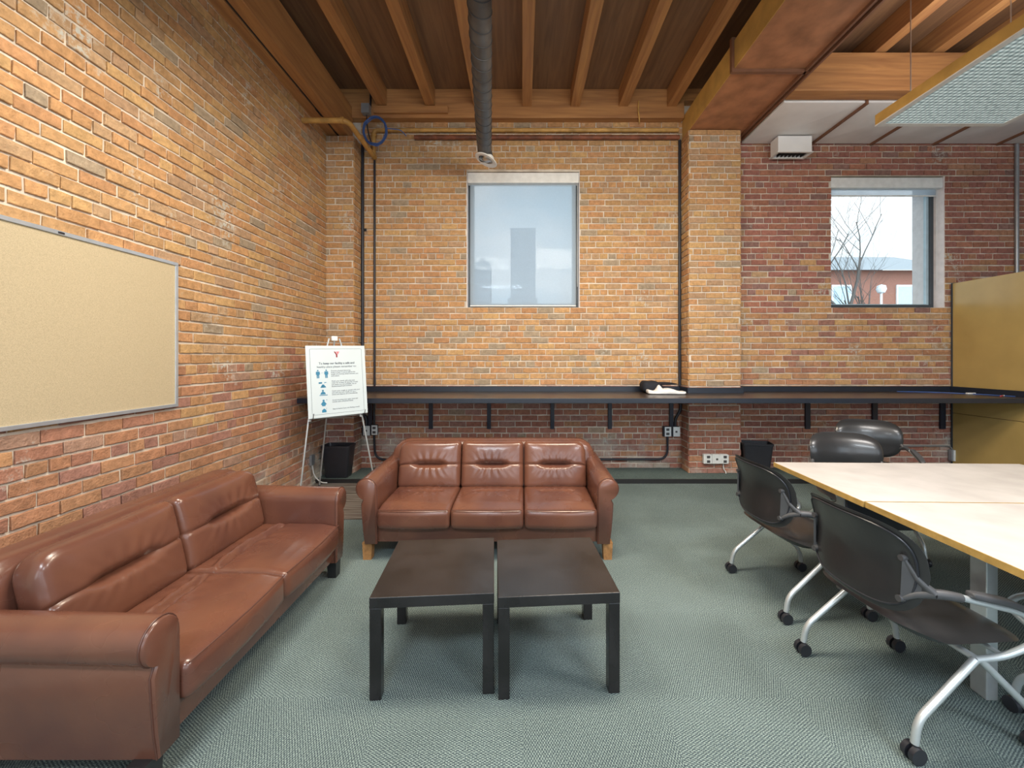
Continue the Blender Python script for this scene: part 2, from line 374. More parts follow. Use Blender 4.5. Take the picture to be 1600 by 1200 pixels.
def screen_mat():
    m = bpy.data.materials.new('solar_screen'); m.use_nodes = True; t = m.node_tree; t.nodes.clear()
    tcn = N(t, 'ShaderNodeTexCoord'); n = N(t, 'ShaderNodeTexNoise'); n.inputs['Scale'].default_value = 60
    t.links.new(tcn.outputs['Object'], n.inputs['Vector'])
    tr = N(t, 'ShaderNodeBsdfTransparent'); tr.inputs['Color'].default_value = (.96, .98, 1, 1)
    tl = N(t, 'ShaderNodeBsdfTranslucent'); tl.inputs['Color'].default_value = (.74, .80, .86, 1)
    df = N(t, 'ShaderNodeBsdfDiffuse'); df.inputs['Color'].default_value = (.66, .72, .78, 1)
    m1 = N(t, 'ShaderNodeMixShader'); m1.inputs[0].default_value = .35; m2 = N(t, 'ShaderNodeMixShader')
    mr = N(t, 'ShaderNodeMapRange'); mr.inputs['To Min'].default_value = .50; mr.inputs['To Max'].default_value = .56
    t.links.new(n.outputs['Fac'], mr.inputs['Value']); t.links.new(mr.outputs[0], m2.inputs[0])
    o = N(t, 'ShaderNodeOutputMaterial')
    t.links.new(tl.outputs[0], m1.inputs[1]); t.links.new(df.outputs[0], m1.inputs[2])
    t.links.new(tr.outputs[0], m2.inputs[1]); t.links.new(m1.outputs[0], m2.inputs[2]); t.links.new(m2.outputs[0], o.inputs[0]); return m
M['screen'] = screen_mat()

# ------------------------------------------------------------------ brick walls, brick by brick
rng = random.Random(7)
PAL = [((.52,.305,.145),7), ((.51,.28,.13),6), ((.54,.33,.15),4), ((.45,.28,.165),2.6), ((.38,.29,.20),1.3), ((.50,.265,.13),3), ((.47,.30,.17),2.5)]
PALR = [((.37,.155,.115),5), ((.34,.145,.115),4), ((.40,.175,.115),4), ((.30,.165,.14),1.6), ((.42,.21,.13),1.5)]  # red-purple tones, shade of the right bay put into the brick colour
PALL = [((.41,.18,.12),5), ((.38,.16,.115),4), ((.46,.23,.13),3), ((.35,.18,.145),2.5), ((.36,.25,.18),1)]  # mauve tones, shade below the counter put into the brick colour
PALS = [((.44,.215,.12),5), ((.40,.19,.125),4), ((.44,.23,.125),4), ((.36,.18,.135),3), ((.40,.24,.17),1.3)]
def pick(p):
    s = sum(x[1] for x in p); r_ = rng.random()*s
    for c, w_ in p:
        r_ -= w_
        if r_ <= 0: break
    k = rng.uniform(.90, 1.08); return tuple(min(1, q*k) for q in c)
CH = .0785; ROW0 = 1.407
class Bricks:
    def __init__(s): s.v = []; s.f = []; s.c = []
    def brick(s, O, U, Nn, u0, u1, z0, z1, col, proud):
        n = len(s.v); long_ = max(1, int(round((u1-u0)/.045))); j = lambda a: rng.uniform(-a, a)
        ring = []
        for i in range(long_+1): ring.append((u0+(u1-u0)*i/long_, z0))
        for i in range(long_+1): ring.append((u1-(u1-u0)*i/long_, z1))
        m = len(ring); jj = [(j(.0016), j(.0020)) for _ in ring]
        tl = [j(.0018), j(.0018)]
        for depth, ins in ((-.004, 0), (proud-.0025, 0), (proud, .0032)):
            for (u, z), (a, b) in zip(ring, jj):
                uu, zz = u+a, z+b
                cu, cz = (u0+u1)/2, (z0+z1)/2
                if ins:
                    uu += ins if u < cu - (u1-u0)/2 + 1e-6 else (-ins if u > cu + (u1-u0)/2 - 1e-6 else 0); zz += ins if z < cz else -ins
                d = depth + (tl[0]*(u-cu)/(u1-u0+.01)*2 + tl[1]*(z-cz)/.065*2 if depth > 0 else 0)
                p = O + U*uu + Nn*d; s.v.append((p.x, p.y, zz))
        for k in (0, 1):
            for i in range(m):
                i2 = (i+1) % m; s.f.append((n+k*m+i, n+k*m+i2, n+(k+1)*m+i2, n+(k+1)*m+i)); s.c.append(col)
        s.f.append(tuple(n+2*m+i for i in range(m))); s.c.append(col)
    def region(s, O, U, Nn, u0, u1, z0, z1, holes=(), pal=None, phase=0.0, palf=None, header=True):
        """O: origin on the mortar face, U: direction along the wall, Nn: outward normal"""
        O, U, Nn = Vector(O), Vector(U), Vector(Nn)
        k0 = int(math.floor((z0-ROW0)/CH)) - 1; k1 = int(math.ceil((z1-ROW0)/CH)) + 1
        for k in range(k0, k1+1):
            zc = ROW0 + k*CH; a, b = zc-.0318, zc+.0318
            a, b = max(a, z0), min(b, z1)
            if b - a < .02: continue
            hd = header and (k % 6 == 0); pitch = .1075 if hd else .215
            off = phase + (0 if k % 2 else .1075) + (rng.uniform(-.02, .02) if not hd else .05)
            wob = rng.uniform(-.0015, .0015)
            i0 = int(math.floor((u0-off)/pitch)) - 1; i1 = int(math.ceil((u1-off)/pitch)) + 1
            for i in range(i0, i1+1):
                x0 = off + i*pitch + .0055 + rng.uniform(-.003, .003); x1 = off + (i+1)*pitch - .0055 + rng.uniform(-.003, .003)
                segs = [(max(x0, u0+.002), min(x1, u1-.002))]
                for (h0, h1, g0, g1) in holes:
                    if b > g0 + .012 and a < g1 - .012:
                        ns = []
                        for (p, q) in segs:
                            if q <= h0 or p >= h1: ns.append((p, q))
                            else:
                                if p < h0: ns.append((p, h0-.001))
                                if q > h1: ns.append((h1+.001, q))
                        segs = ns
                for (p, q) in segs:
                    if q - p < .018: continue
                    c = pick(palf(p, zc) if palf else (pal or PAL))
                    jz = wob + rng.uniform(-.0018, .0018)
                    s.brick(O, U, Nn, p, q, a+jz, b+jz, c, rng.uniform(.007, .015))
    def build(s, name, parent=None):
        me = bpy.data.meshes.new(name); me.from_pydata(s.v, [], s.f); me.materials.append(M['brick'])
        at = me.attributes.new('brick_color', 'FLOAT_COLOR', 'FACE')
        at.data.foreach_set('color', np.array([(*c, 1) for c in s.c], dtype=np.float32).ravel())
        bm = bmesh.new(); bm.from_mesh(me); bmesh.ops.recalc_face_normals(bm, faces=bm.faces[:]); bm.to_mesh(me); bm.free()
        return link(name, me, parent)

YW = 5.38; XL = -2.46; XR = 8.5; ZC = 4.95; YB = -4.0
W1 = (-.731, .756, 2.152, 3.934); W2 = (4.05, 5.55, 2.15, 3.88)
PY = 5.13                                           # front of the pilasters
PX0, PX1 = 2.09, 2.73; PLX = -2.115                # pilaster right of the first window; corner pilaster's right side

# back wall: backing of mortar with the two openings, 0.45 m thick
wb = empty('wall_back', (0, 0, 0), kind='structure')
mb = MB()
xs = [XL-.4, W1[0], W1[1], W2[0], W2[1], XR+.3]
T = YW+.45
for (a, b, w_) in ((xs[0], xs[1], None), (xs[1], xs[2], W1), (xs[2], xs[3], None), (xs[3], xs[4], W2), (xs[4], xs[5], None)):
    if w_ is None: mb.box(a, b, YW, T, -.3, ZC+.2)
    else: mb.box(a, b, YW, T, -.3, w_[2]); mb.box(a, b, YW, T, w_[3], ZC+.2)
mb.build('mortar_backing', M['mortar'], wb)
q = MB()
for w_ in (W1, W2): q.box(w_[1]-.008, w_[1], YW+.004, YW+.44, w_[2], w_[3]).box(w_[0], w_[0]+.008, YW+.004, YW+.44, w_[2], w_[3])
q.build('painted_reveal', M['reveal'], wb)
B = Bricks()
hol = [W1, W2]
def palf(u, z):  # shaded zones painted by bay and height through the palette choice
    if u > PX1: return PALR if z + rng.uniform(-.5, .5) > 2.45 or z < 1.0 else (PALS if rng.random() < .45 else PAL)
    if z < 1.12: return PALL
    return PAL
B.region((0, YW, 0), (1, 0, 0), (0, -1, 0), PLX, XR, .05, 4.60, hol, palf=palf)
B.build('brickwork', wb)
# pilasters (corner one and the one between the bays)
def pilaster(nm, x0, x1, ztop, left, right):
    t = empty(nm, (0, 0, 0), kind='structure')
    q = MB(); q.box(x0, x1, PY, YW, .05, ztop); q.build('mortar_backing', M['mortar'], t)
    b = Bricks()
    b.region((0, PY, 0), (1, 0, 0), (0, -1, 0), x0-.004 if left else x0, x1+.004 if right else x1, .05, ztop, phase=x0, palf=lambda u, z: PAL if z > 1.12 else PALL)  # below counter height the shade is painted with the mauve palette
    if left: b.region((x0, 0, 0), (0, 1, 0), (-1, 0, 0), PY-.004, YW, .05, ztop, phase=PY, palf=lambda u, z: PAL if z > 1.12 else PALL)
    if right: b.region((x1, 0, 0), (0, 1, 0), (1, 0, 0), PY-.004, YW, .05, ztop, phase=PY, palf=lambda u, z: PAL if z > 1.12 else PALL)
    b.build('brickwork', t)
pilaster('trim_1', XL, PLX, 4.27, False, True)
pilaster('trim_2', PX0, PX1, 4.34, True, True)
# left wall
wl = empty('wall_left', (0, 0, 0), kind='structure')
q = MB(); q.box(XL-.4, XL, YB, YW, -.3, ZC+.2); q.build('mortar_backing', M['mortar'], wl)
b = Bricks(); b.region((XL, 0, 0), (0, 1, 0), (1, 0, 0), .9, YW, 0, 4.72, phase=.03, palf=lambda u, z: PAL if z + rng.uniform(-.35, .35) > 1.3 else PALS); b.build('brickwork', wl)  # redder low courses paint the fall-off of the warm light
# other walls, mostly behind the camera
for nm, bx in (('wall_right', (XR, XR+.3, YB, YW, -.3, ZC+.2)),):
    q = MB(); q.box(*bx); tag(q.build(nm, M['plaster']), kind='structure')
q = MB(); xa = XL-.4; wins = [(-1.9, .3), (1.1, 3.3), (4.1, 6.3)]          # three tall windows behind the camera
for (a, b_) in wins: q.box(xa, a, YB-.3, YB, -.3, ZC+.2); q.box(a, b_, YB-.3, YB, -.3, 1.0); q.box(a, b_, YB-.3, YB, 3.5, ZC+.2); xa = b_
q.box(xa, XR+.3, YB-.3, YB, -.3, ZC+.2); tag(q.build('wall_front', M['plaster']), kind='structure')
q = MB(); q.box(XL, XR, YB, YW, -.1, 0); tag(q.build('floor', M['carpet']), kind='structure')
# carpeted ledge along the back wall
t = empty('trim_3', (0, 0, 0), kind='structure')
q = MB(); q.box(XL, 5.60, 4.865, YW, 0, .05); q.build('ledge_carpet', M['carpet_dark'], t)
q = MB(); q.box(XL, 5.60, 4.855, 4.868, 0, .052); q.build('ledge_nosing', M['foot_black'], t)

# ------------------------------------------------------------------ ceiling: deck, joists, beams
ce = empty('ceiling', (0, 0, 0), kind='structure')
q = MB(); q.box(XL-.4, XR+.3, YB, YW+.2, ZC, ZC+.15); q.build('deck', M['deck'], ce)
x = -1.80
while x < XR:
    q = MB(); q.box(x-.06, x+.06, YB, 5.265, 4.72, ZC, b=.004); q.build('joist', M['timber_y'], ce); x += .62
q = MB(); q.box(XL, 2.085, 5.265, YW, 4.577, ZC, b=.006).box(2.085, XR, 5.265, YW, 4.80, ZC); q.build('ledger_beam', M['timber_x'], ce)
q = MB(); q.box(-1.90, -.95, 5.225, 5.265, 4.62, 4.71, b=.004); q.build('nailer', M['timber_x'], ce)
q = MB(); q.box(XL, XL+.12, YB, 5.30, 4.29, 4.72, b=.006); q.build('girder_ply', M['timber_y'], ce)
q = MB(); q.box(XL+.15, XL+.27, YB, 5.30, 4.29, 4.72, b=.006); q.build('girder_ply', M['timber_y'], ce)
q = MB(); q.box(XL+.12, XL+.15, YB, 5.28, 4.31, 4.70); q.build('girder_gap', M['dark_hole'], ce)
q = MB(); q.box(2.86, XR, 4.30, 4.462, 4.30, 4.70, b=.006); q.build('cross_beam', M['timber_x'], ce)

# ------------------------------------------------------------------ windows
def window(nm, w_, yy, dark):
    x0, x1, z0, z1 = w_
    fw = .055; t = empty(nm, ((x0+x1)/2, yy, z0), kind='structure'); W = (x1-x0)/2; Hh = z1-z0
    q = MB(); q.box(-W, W, 0, .07, 0, fw, b=.004).box(-W, W, 0, .07, Hh-fw, Hh, b=.004).box(-W, -W+fw, 0, .07, fw, Hh-fw, b=.004).box(W-fw, W, 0, .07, fw, Hh-fw, b=.004)
    q.build('window_frame', M['frame_dark'], t)
    q = MB(); k = fw; g = .03; q.box(-W+k, -W+k+g, .02, .06, k, Hh-k).box(W-k-g, W-k, .02, .06, k, Hh-k).box(-W+k+g, W-k-g, .02, .06, Hh-k-g, Hh-k).box(-W+k+g, W-k-g, .02, .06, k, k+.012)
    q.build('sash', M['frame_pale'], t)
    q = MB(); q.box(-W+k+g-.002, W-k-g+.002, .036, .042, k+.012, Hh-k-g+.002); q.build('pane', M['glass'], t)
window('window_1', W1, YW+.12, True)
window('window_2', W2, YW+.14, True)
def shade(w_, drop, label, yy):
    x0, x1, z0, z1 = w_; W = (x1-x0)/2-.012
    t = empty('roller_shade', ((x0+x1)/2, yy, z1), label=label, cat='window shade')
    q = MB(); q.box(-W, W, -.05, .05, -.15, -.015, b=.008); q.build('cassette', M['white_metal'], t)
    q = MB(); q.box(-W+.03, W-.035, .012, .014, -drop, -.15); q.build('shade_fabric', M['screen'], t)
    q = MB(); q.tube([(-W+.03, .013, -drop), (W-.035, .013, -drop)], .010); q.build('bottom_bar', M['white_metal'], t, True)
    q = MB(); q.tube([(W-.012, .02, -.15), (W-.012, .02, -1.5)], .0025, 6); q.build('pull_chain', M['white_metal'], t, True)
    return t
shade(W1, 1.755, 'white roller shade lowered over the window in the middle of the brick wall', YW+.035)
shade(W2, .235, 'white roller shade rolled nearly all the way up on the right-hand window', YW+.06)

# ------------------------------------------------------------------ outdoors
q = MB(); q.box(-300, 400, 6.2, 900, -.9, -.5); tag(q.build('ground', mat('asphalt', (.12, .12, .12), .9)), kind='structure')
tw = mat('tower_cladding', (.17, .215, .25), .6); tw2 = mat('tower_glazing', (.11, .15, .19), .35)
def tower(x0, x1, y, ztop, label, dome=False, podium=None):
    t = empty('office_tower', ((x0+x1)/2, y, -.5), label=label, cat='building'); W = (x1-x0)/2; Z = ztop+.5
    q = MB(); q.box(-W, W, 0, 2*W, 0, Z-2); q.build('facade', tw, t)
    q = MB()
    nf = int(Z/4)
    for k in range(1, nf): q.box(-W-.08, W+.08, -.10, .3, k*4-1.3, k*4+.9)
    q.build('window_band', tw2, t)
    q = MB()
    if dome:
        for i in range(5): q.box(-W+i*.7, W-i*.7, i*.5, 2*W-i*.5, Z-2+i*.9, Z-1.1+i*.9)
    else: q.box(-W-.2, W+.2, -.2, 2*W+.2, Z-2.2, Z)
    q.build('crown', tw, t)
    if podium: q = MB(); q.box(*podium); q.build('podium', tw, t)
tower(-5.6, 6.4, 200, 64.5, 'tall slab office tower seen through the lowered shade', podium=(-7.6, 7.2, 1, 14, 0, 31))
tower(-24, -15.6, 200, 48, 'shorter rounded-top tower left of the slab tower behind the lowered shade', dome=True)
hb = mat('house_brick', (.30, .13, .09), .85, bump=(8, .02)); hr = mat('grey_shingles', (.30, .31, .32), .8)
t = empty('brick_house', (22.0, 25, -.5), label='brick house with grey roof seen behind the bare tree', cat='building')
q = MB(); q.box(-4.5, 4.5, 0, 8, 0, 7.3); q.build('house_wall', hb, t)
q = MB(); q.poly([(-5, -.6, 7.2), (5, -.6, 7.2), (4.3, 3.6, 8.9), (-1.6, 3.6, 8.9)], (0, .4, .18)); q.poly([(-5, 8.4, 7.2), (5, 8.4, 7.2), (4.3, 3.8, 8.9), (-1.6, 3.8, 8.9)], (0, .2, .18)); q.build('roof', hr, t)
for wx in (-2.6, 1.35):
    q = MB(); q.box(wx-.55, wx+.65, -.08, 0, 4.3, 6.4); f = q.build('house_window', M['white_metal'], t)
    q = MB(); q.box(wx-.45, wx+.55, -.1, -.079, 4.4, 6.3); q.build('house_pane', M['frame_pale'], f)
bark = mat('bark', (.10, .085, .075), .9)
def tree(loc, seed, hgt, lean, label, r0=.09, levels=6):
    rg = random.Random(seed); q = MB()
    def grow(p, d, ln, r_, lv):
        n = 4; pts = [p]; rs = [r_]
        for i in range(n):
            d = (d + Vector((rg.uniform(-.13, .13), rg.uniform(-.13, .13), rg.uniform(-.05, .12)))).normalized()
            pts.append(pts[-1] + d*ln/n); rs.append(r_*(1-.5*(i+1)/n))
        q.tube(pts, rs, 5 if lv > 1 else 7)
        if lv <= 0: return
        for k in range(rg.choice([3, 3, 4])):
            s_ = rg.uniform(.35, 1); i = min(n-1, int(s_*n)); a = pts[i].lerp(pts[i+1], s_*n-i if i < n else 1)
            dd = (d + Vector((rg.uniform(-.8, .8), rg.uniform(-.8, .8), rg.uniform(-.15, .6)))).normalized()
            grow(a, dd, ln*rg.uniform(.58, .82), rs[min(i+1, n)]*.62, lv-1)
    grow(Vector((0, 0, 0)), Vector(lean).normalized(), hgt, r0, levels)
    o = q.build('bare_tree', bark); o.location = loc; tag(o, label, 'tree')
tree((9.3, 12.5, -.5), 4, 3.6, (.20, 0, 1), 'bare leafless tree close outside the right-hand window', r0=.16, levels=6)
tree((14.8, 17.0, -.5), 11, 3.6, (-.2, 0, 1), 'bare tree farther back at the right of the right-hand window', r0=.13, levels=5)
tree((3.4, 34, -.5), 5, 3.6, (.05, 0, 1), 'faint bare tree low behind the lowered shade', r0=.14, levels=5)
t = empty('street_lamp', (14.2, 16.2, -.5), label='white globe street lamp outside the right-hand window', cat='street lamp')
q = MB(); q.cyl((0, 0, 0), (0, 0, 4.55), .04); q.build('pole', M['white_metal'], t, True)
q = MB(); q.lathe([(.0, 4.5), (.12, 4.55), (.17, 4.68), (.14, 4.82), (0, 4.88)], n=16); q.build('globe', M['white_plastic'], t, True)

# ------------------------------------------------------------------ long counter on the back wall
ct = empty('wall_counter', (0, 4.46, 1.05), label='long dark wall-mounted counter running under both windows', cat='counter')
def cb(x0, x1, y0, y1, z0, z1, nm, m, b=.003): q = MB(); q.box(x0, x1, y0-4.46, y1-4.46, z0-1.05, z1-1.05, b=b); return q.build(nm, m, ct)
q = MB()
for (a, b_, y1) in ((XL+.012, PLX, PY-.012), (PLX, PX0-.012, YW-.012), (PX0-.012, PX1+.012, PY-.012), (PX1+.012, 5.605, YW-.012)): q.box(a, b_, .012, y1-4.46, -.045, 0)
q.build('worktop', M['counter'], ct)
cb(XL+.012, 5.605, 4.448, 4.472, .998, 1.052, 'front_edge', M['counter_edge'])
q = MB(); zz = (0.0, .07)
for (a, b_, y0, y1) in ((XL+.012, PLX+.012, PY-.03, PY-.012), (PLX+.012, PLX+.03, PY-.03, YW-.03), (PLX+.012, PX0-.03, YW-.03, YW-.012), (PX0-.03, PX0-.012, PY-.012, YW-.012), (PX0-.03, PX1+.03, PY-.03, PY-.012), (PX1+.012, PX1+.03, PY-.012, YW-.03), (PX1+.012, 5.605, YW-.03, YW-.012), (5.588, 5.605, 4.47, YW-.03)):
    q.box(a, b_, y0-4.46, y1-4.46, *zz, b=.002)
q.build('backsplash', M['counter_edge'], ct)
def bracket(px, wd=.05):
    X = (px-CX)*5.35/F; q = MB()
    q.box(X-wd/2, X+wd/2, YW-.012-.03-4.46, YW-.012-4.46, .562-1.05, -.046, b=.003)
    q.box(X-wd/2, X+wd/2, 4.75-4.46, YW-.012-4.46, -.075, -.046, b=.003)
    q.build('bracket', M['bracket'], ct)
for px in (578.5, 673, 764, 863, 953, 1049): bracket(px)
for px in (1262, 1367, 1473): bracket(px, .062)

# ------------------------------------------------------------------ partition at the right
t = empty('office_partition', (5.64, 5.34, 0), label='tan partition panel standing at the right end of the counter', cat='partition')
q = MB(); q.box(-.028, .03, -2.9, 0, 0, .77, b=.002); q.build('lower_panel', M['partition'], t)
q = MB(); q.box(-.028, .03, -2.9, 0, .776, 2.46, b=.002); q.build('upper_panel', M['partition'], t)
q = MB(); q.box(-.03, .032, -.002, .02, 0, 2.465); q.build('edge_trim', M['frame_dark'], t)

# ------------------------------------------------------------------ pipes, conduits, boxes
def pipe(name, pts, r, m, label, cat='pipe', fil=.05, group=None, parent=None):
    q = MB(); q.tube(fillet(pts, fil), r, 12); o = q.build(name, m, parent, True)
    if not parent: tag(o, label, cat, group)
    return o
YP = YW-.056
t = empty('gas_pipe', (-1.93, YP, 4.11), label='yellow painted pipe elbowing from the left wall and along under the beam', cat='pipe')
o3 = Vector((-1.93, YP, 4.11)); loc = lambda *a: Vector(a)-o3
q = MB(); q.tube(fillet([loc(XL+.01, 4.57, 4.14), loc(-1.95, 4.57, 4.14), loc(-1.93, YP, 4.11)], .10), .030, 12); q.build('pipe_run', M['gas'], t, True)
q = MB(); q.tube(fillet([loc(-1.93, YP, 4.10), loc(-1.93, YP, 4.45), loc(2.03, YP, 4.45)], .06), .026, 12); q.build('pipe_run', M['gas'], t, True)
for (c0, c1, cr_) in ((loc(-2.02, 4.57, 4.14), loc(-1.99, 4.57, 4.14), .038), (loc(-1.93, YP-.04, 4.113), loc(-1.93, YP+.02, 4.11), .036), (loc(-1.93, YP, 4.37), loc(-1.93, YP, 4.40), .034)):
    q = MB(); q.tube([c0, c1], cr_); q.build('coupling', M['gas'], t, True)
pipe('painted_pipe', [(-1.40, YP, 4.355), (2.04, YP, 4.355)], .028, M['rust'], 'brown painted pipe below the yellow pipe on the back wall')
pipe('conduit', [(-2.085, YW-.03, 4.33), (-2.085, YW-.03, 1.125)], .020, M['conduit'], 'thick black conduit running down beside the corner pilaster', 'conduit')
pipe('conduit', [(-1.93, YW-.026, 4.07), (-1.93, YW-.026, 1.125)], .014, M['conduit'], 'thin black conduit dropping from the yellow pipe to the counter', 'conduit')
pipe('conduit', [(2.055, YW-.032, 4.33), (2.055, YW-.032, 1.125)], .018, M['conduit'], 'black conduit running down the left side of the middle brick pilaster', 'conduit')
pipe('conduit', [(6.46, YW-.03, 4.28), (6.46, YW-.03, .1)], .022, M['grey_metal'], 'grey conduit on the red brick wall at the far right', 'conduit')
q = MB()
for zc in (3.15, 3.17): q.box(-2.13, -2.04, YW-.03, YW-.008, zc, zc+.012)
tag(q.build('pipe_strap', M['conduit']), 'black strap clamping the thick conduit by the corner pilaster', 'strap')
# low conduit behind the sofa
a = P(584.5, 680, YP+.015); b_ = P(586, 718, YP+.015); c_ = P(1043, 717.5, YP+.015); d_ = P(1043, 681, YP+.015)
pipe('conduit', [a, b_, c_, d_], .014, M['conduit'], 'black conduit looping low along the wall behind the far sofa', 'conduit', fil=.13)
pipe('conduit', [P(584.5, 631, YP+.01), P(584.5, 664, YP+.01)], .014, M['conduit'], 'short black conduit from the counter into the right box of the left outlet pair', 'conduit')
pipe('conduit', [P(563, 631, YP+.01), P(564, 645, YP+.01), P(572.5, 652, YP+.01), P(572.5, 665, YP+.01)], .02, M['conduit'], 'bent black conduit into the left box of the left outlet pair', 'conduit', fil=.08)
pipe('conduit', [P(1063.5, 631, YP+.01), P(1063, 641, YP+.01), P(1055, 655, YP+.01), P(1055, 666, YP+.01)], .018, M['conduit'], 'offset-bent black conduit into the outlet box beside the brick pilaster', 'conduit', fil=.1)
def outlet(px, py, Y, label, w_=.10, h_=.125, duplex=True, box=None, group=None):
    c = P(px, py, Y); t = empty('outlet_box', c, label=label, cat='outlet')
    q = MB(); q.box(-w_/2-.006, w_/2-.006, 0, .05, -h_/2-.004, h_/2+.004, b=.006); q.build('back_box', box or M['conduit'], t)
    q = MB(); q.box(-w_/2+.012, w_/2, -.006, .001, -h_/2, h_/2, b=.003); p = q.build('cover_plate', M['white_plastic'], t)
    if duplex:
        for z in (-.028, .028): q = MB(); q.box(-.018, .022, -.008, -.005, z-.016, z+.016, b=.002); q.build('socket', M['grey_plastic'], p)
    else:
        q = MB(); q.box(-.012, .014, -.008, -.005, -.012, .012, b=.002); q.build('socket', M['grey_plastic'], p)
outlet(572, 673, YW-.065, 'white outlet box under the counter by the corner, left one of the pair', duplex=False)
outlet(584.5, 672, YW-.065, 'white outlet box under the counter by the corner, right one of the pair', w_=.09)
outlet(1043, 674.5, YW-.065, 'white outlet box under the counter, left one of the pair beside the middle pilaster', w_=.095)
outlet(1056.5, 674.5, YW-.065, 'white outlet box under the counter, right one of the pair beside the middle pilaster', duplex=False)
outlet(1106.5, 717.5, PY-.062, 'white outlet box low on the brick pilaster, left one of three', w_=.095, h_=.11, box=M['white_plastic'])
outlet(1120, 717.5, PY-.062, 'blank white box low on the brick pilaster, middle one of three', w_=.095, h_=.11, duplex=False, box=M['white_plastic'])
outlet(1132.5, 717.5, PY-.062, 'white outlet box low on the brick pilaster, right one of three', w_=.095, h_=.11, box=M['white_plastic'])
pipe('outlet_cable', [P(1130, 725, PY-.03), P(1130.5, 733, PY-.03), P(1134, 737, PY-.03), P(1134.5, 740, PY-.04)], .006, M['white_plastic'], 'white cable dropping from the outlets on the brick pilaster', 'cable', fil=.02)
outlet(1496, 712, YW-.07, 'grey outlet box on the wall in the corner by the partition', w_=.13, h_=.14, box=M['grey_metal'])
pipe('conduit', [P(1405, 697, YW-.03), P(1484, 697, YW-.03), P(1490, 705, YW-.03)], .010, M['grey_metal'], 'grey conduit low on the brick wall behind the farthest chair', 'conduit')
t = empty('junction_box', P(572, 171, 5.215), label='grey electrical junction box fixed to the timber beam', cat='junction box')
q = MB(); q.box(-.05, .05, -.04, .045, -.06, .06, b=.004); q.build('box_body', M['grey_metal'], t)
q = MB(); q.tube(fillet([(.0, .02, -.06), (0, .03, -.17), (.02, .03, -.30), (.055, .06, -.42)], .05), .008, 8); q.build('cable', M['conduit'], t, True)
q = MB(); q.tube([(.045, .03, .06), (.045, .03, .30)], .012, 8); q.build('conduit_stub', M['conduit'], t, True)
# blue cable coil
q = MB(); pts = []
for i in range(161):
    a = 2*math.pi*i/40; rr = 1 + .05*math.sin(i*.37)
    pts.append((-1.846+.140*rr*math.cos(a), 5.16-.012*(i/40)+.006*math.sin(i), 4.338+.177*rr*math.sin(a)))
q.tube(pts, .0075, 8); q.tube(fillet([(-1.71, 5.16, 4.38), (-1.56, 5.26, 4.42), (-1.50, 5.3, 4.36)], .05), .006, 8)
tag(q.build('cable_coil', M['blue_cable'], None, True), 'coil of blue cable hanging by the yellow pipe bend', 'cable')
pipe('hanging_hook', [P(998, 158, 5.25), P(997, 170, 5.24), P(999, 186, 5.25), P(999, 193, 5.30)], .009, M['gas'], 'small bent hook hanging on the beam above the window', 'hook')
t = empty('wall_speaker', P(491, 164, 4.7), label='dark box speaker mounted high in the left corner', cat='speaker')
q = MB(); q.box(-.06, .05, -.08, .08, -.10, .10, b=.012); q.build('speaker_body', M['black_plastic'], t)
q = MB(); q.tube([(-.02, 0, .09), (-.05, 0, .2)], .015, 8); q.build('mount_arm', M['black_plastic'], t)

# ------------------------------------------------------------------ ducts
t = empty('spiral_duct', (-.435, 4.72, 3.86), label='dark round spiral duct running overhead to a white diffuser', cat='duct')
dvec = Vector((.0755, -1, 0)).normalized(); rad = .082
pth = fillet([Vector((.02, -.005, -.07)), Vector((0, 0, .02)), dvec*.16 + Vector((0, 0, .02)), dvec*5.5 + Vector((0, 0, .02))], .12, 8)
q = MB(); q.tube(pth, rad, 28, cap=False); q.build('duct_tube', M['spiral'], t, True)
q = MB(); hp = []; side = dvec.cross(Vector((0, 0, 1))).normalized()
for i in range(1400):
    s_ = .16 + i*.0036; a = i*2*math.pi/36
    if s_ > 5.1: break
    hp.append(dvec*s_ + Vector((0, 0, .02)) + (side*math.cos(a) + Vector((0, 0, 1))*math.sin(a))*(rad+.001))
q.tube(hp, .0035, 5); q.build('spiral_rib', M['dark_hole'], t, True)
Mt = Matrix.Rotation(R(-5), 4, 'X') @ Matrix.Rotation(R(22), 4, 'Y')
q = MB(); q.lathe([(.075, .01), (.13, .0), (.135, -.006), (.128, -.012), (.085, -.010), (.078, .0), (.075, .05)], (.02, 0, -.085), Mt, 40); q.build('diffuser_ring', M['white_metal'], t, True)
q = MB(); q.lathe([(.0, -.012), (.035, -.012), (.05, 0), (.035, .006), (0, .01)], (.02, 0, -.085), Mt, 32); q.lathe([(.056, -.008), (.066, .004), (.060, .012), (.052, .004), (.056, -.008)], (.02, 0, -.085), Mt, 32); q.build('diffuser_core', M['steel'], t, True)

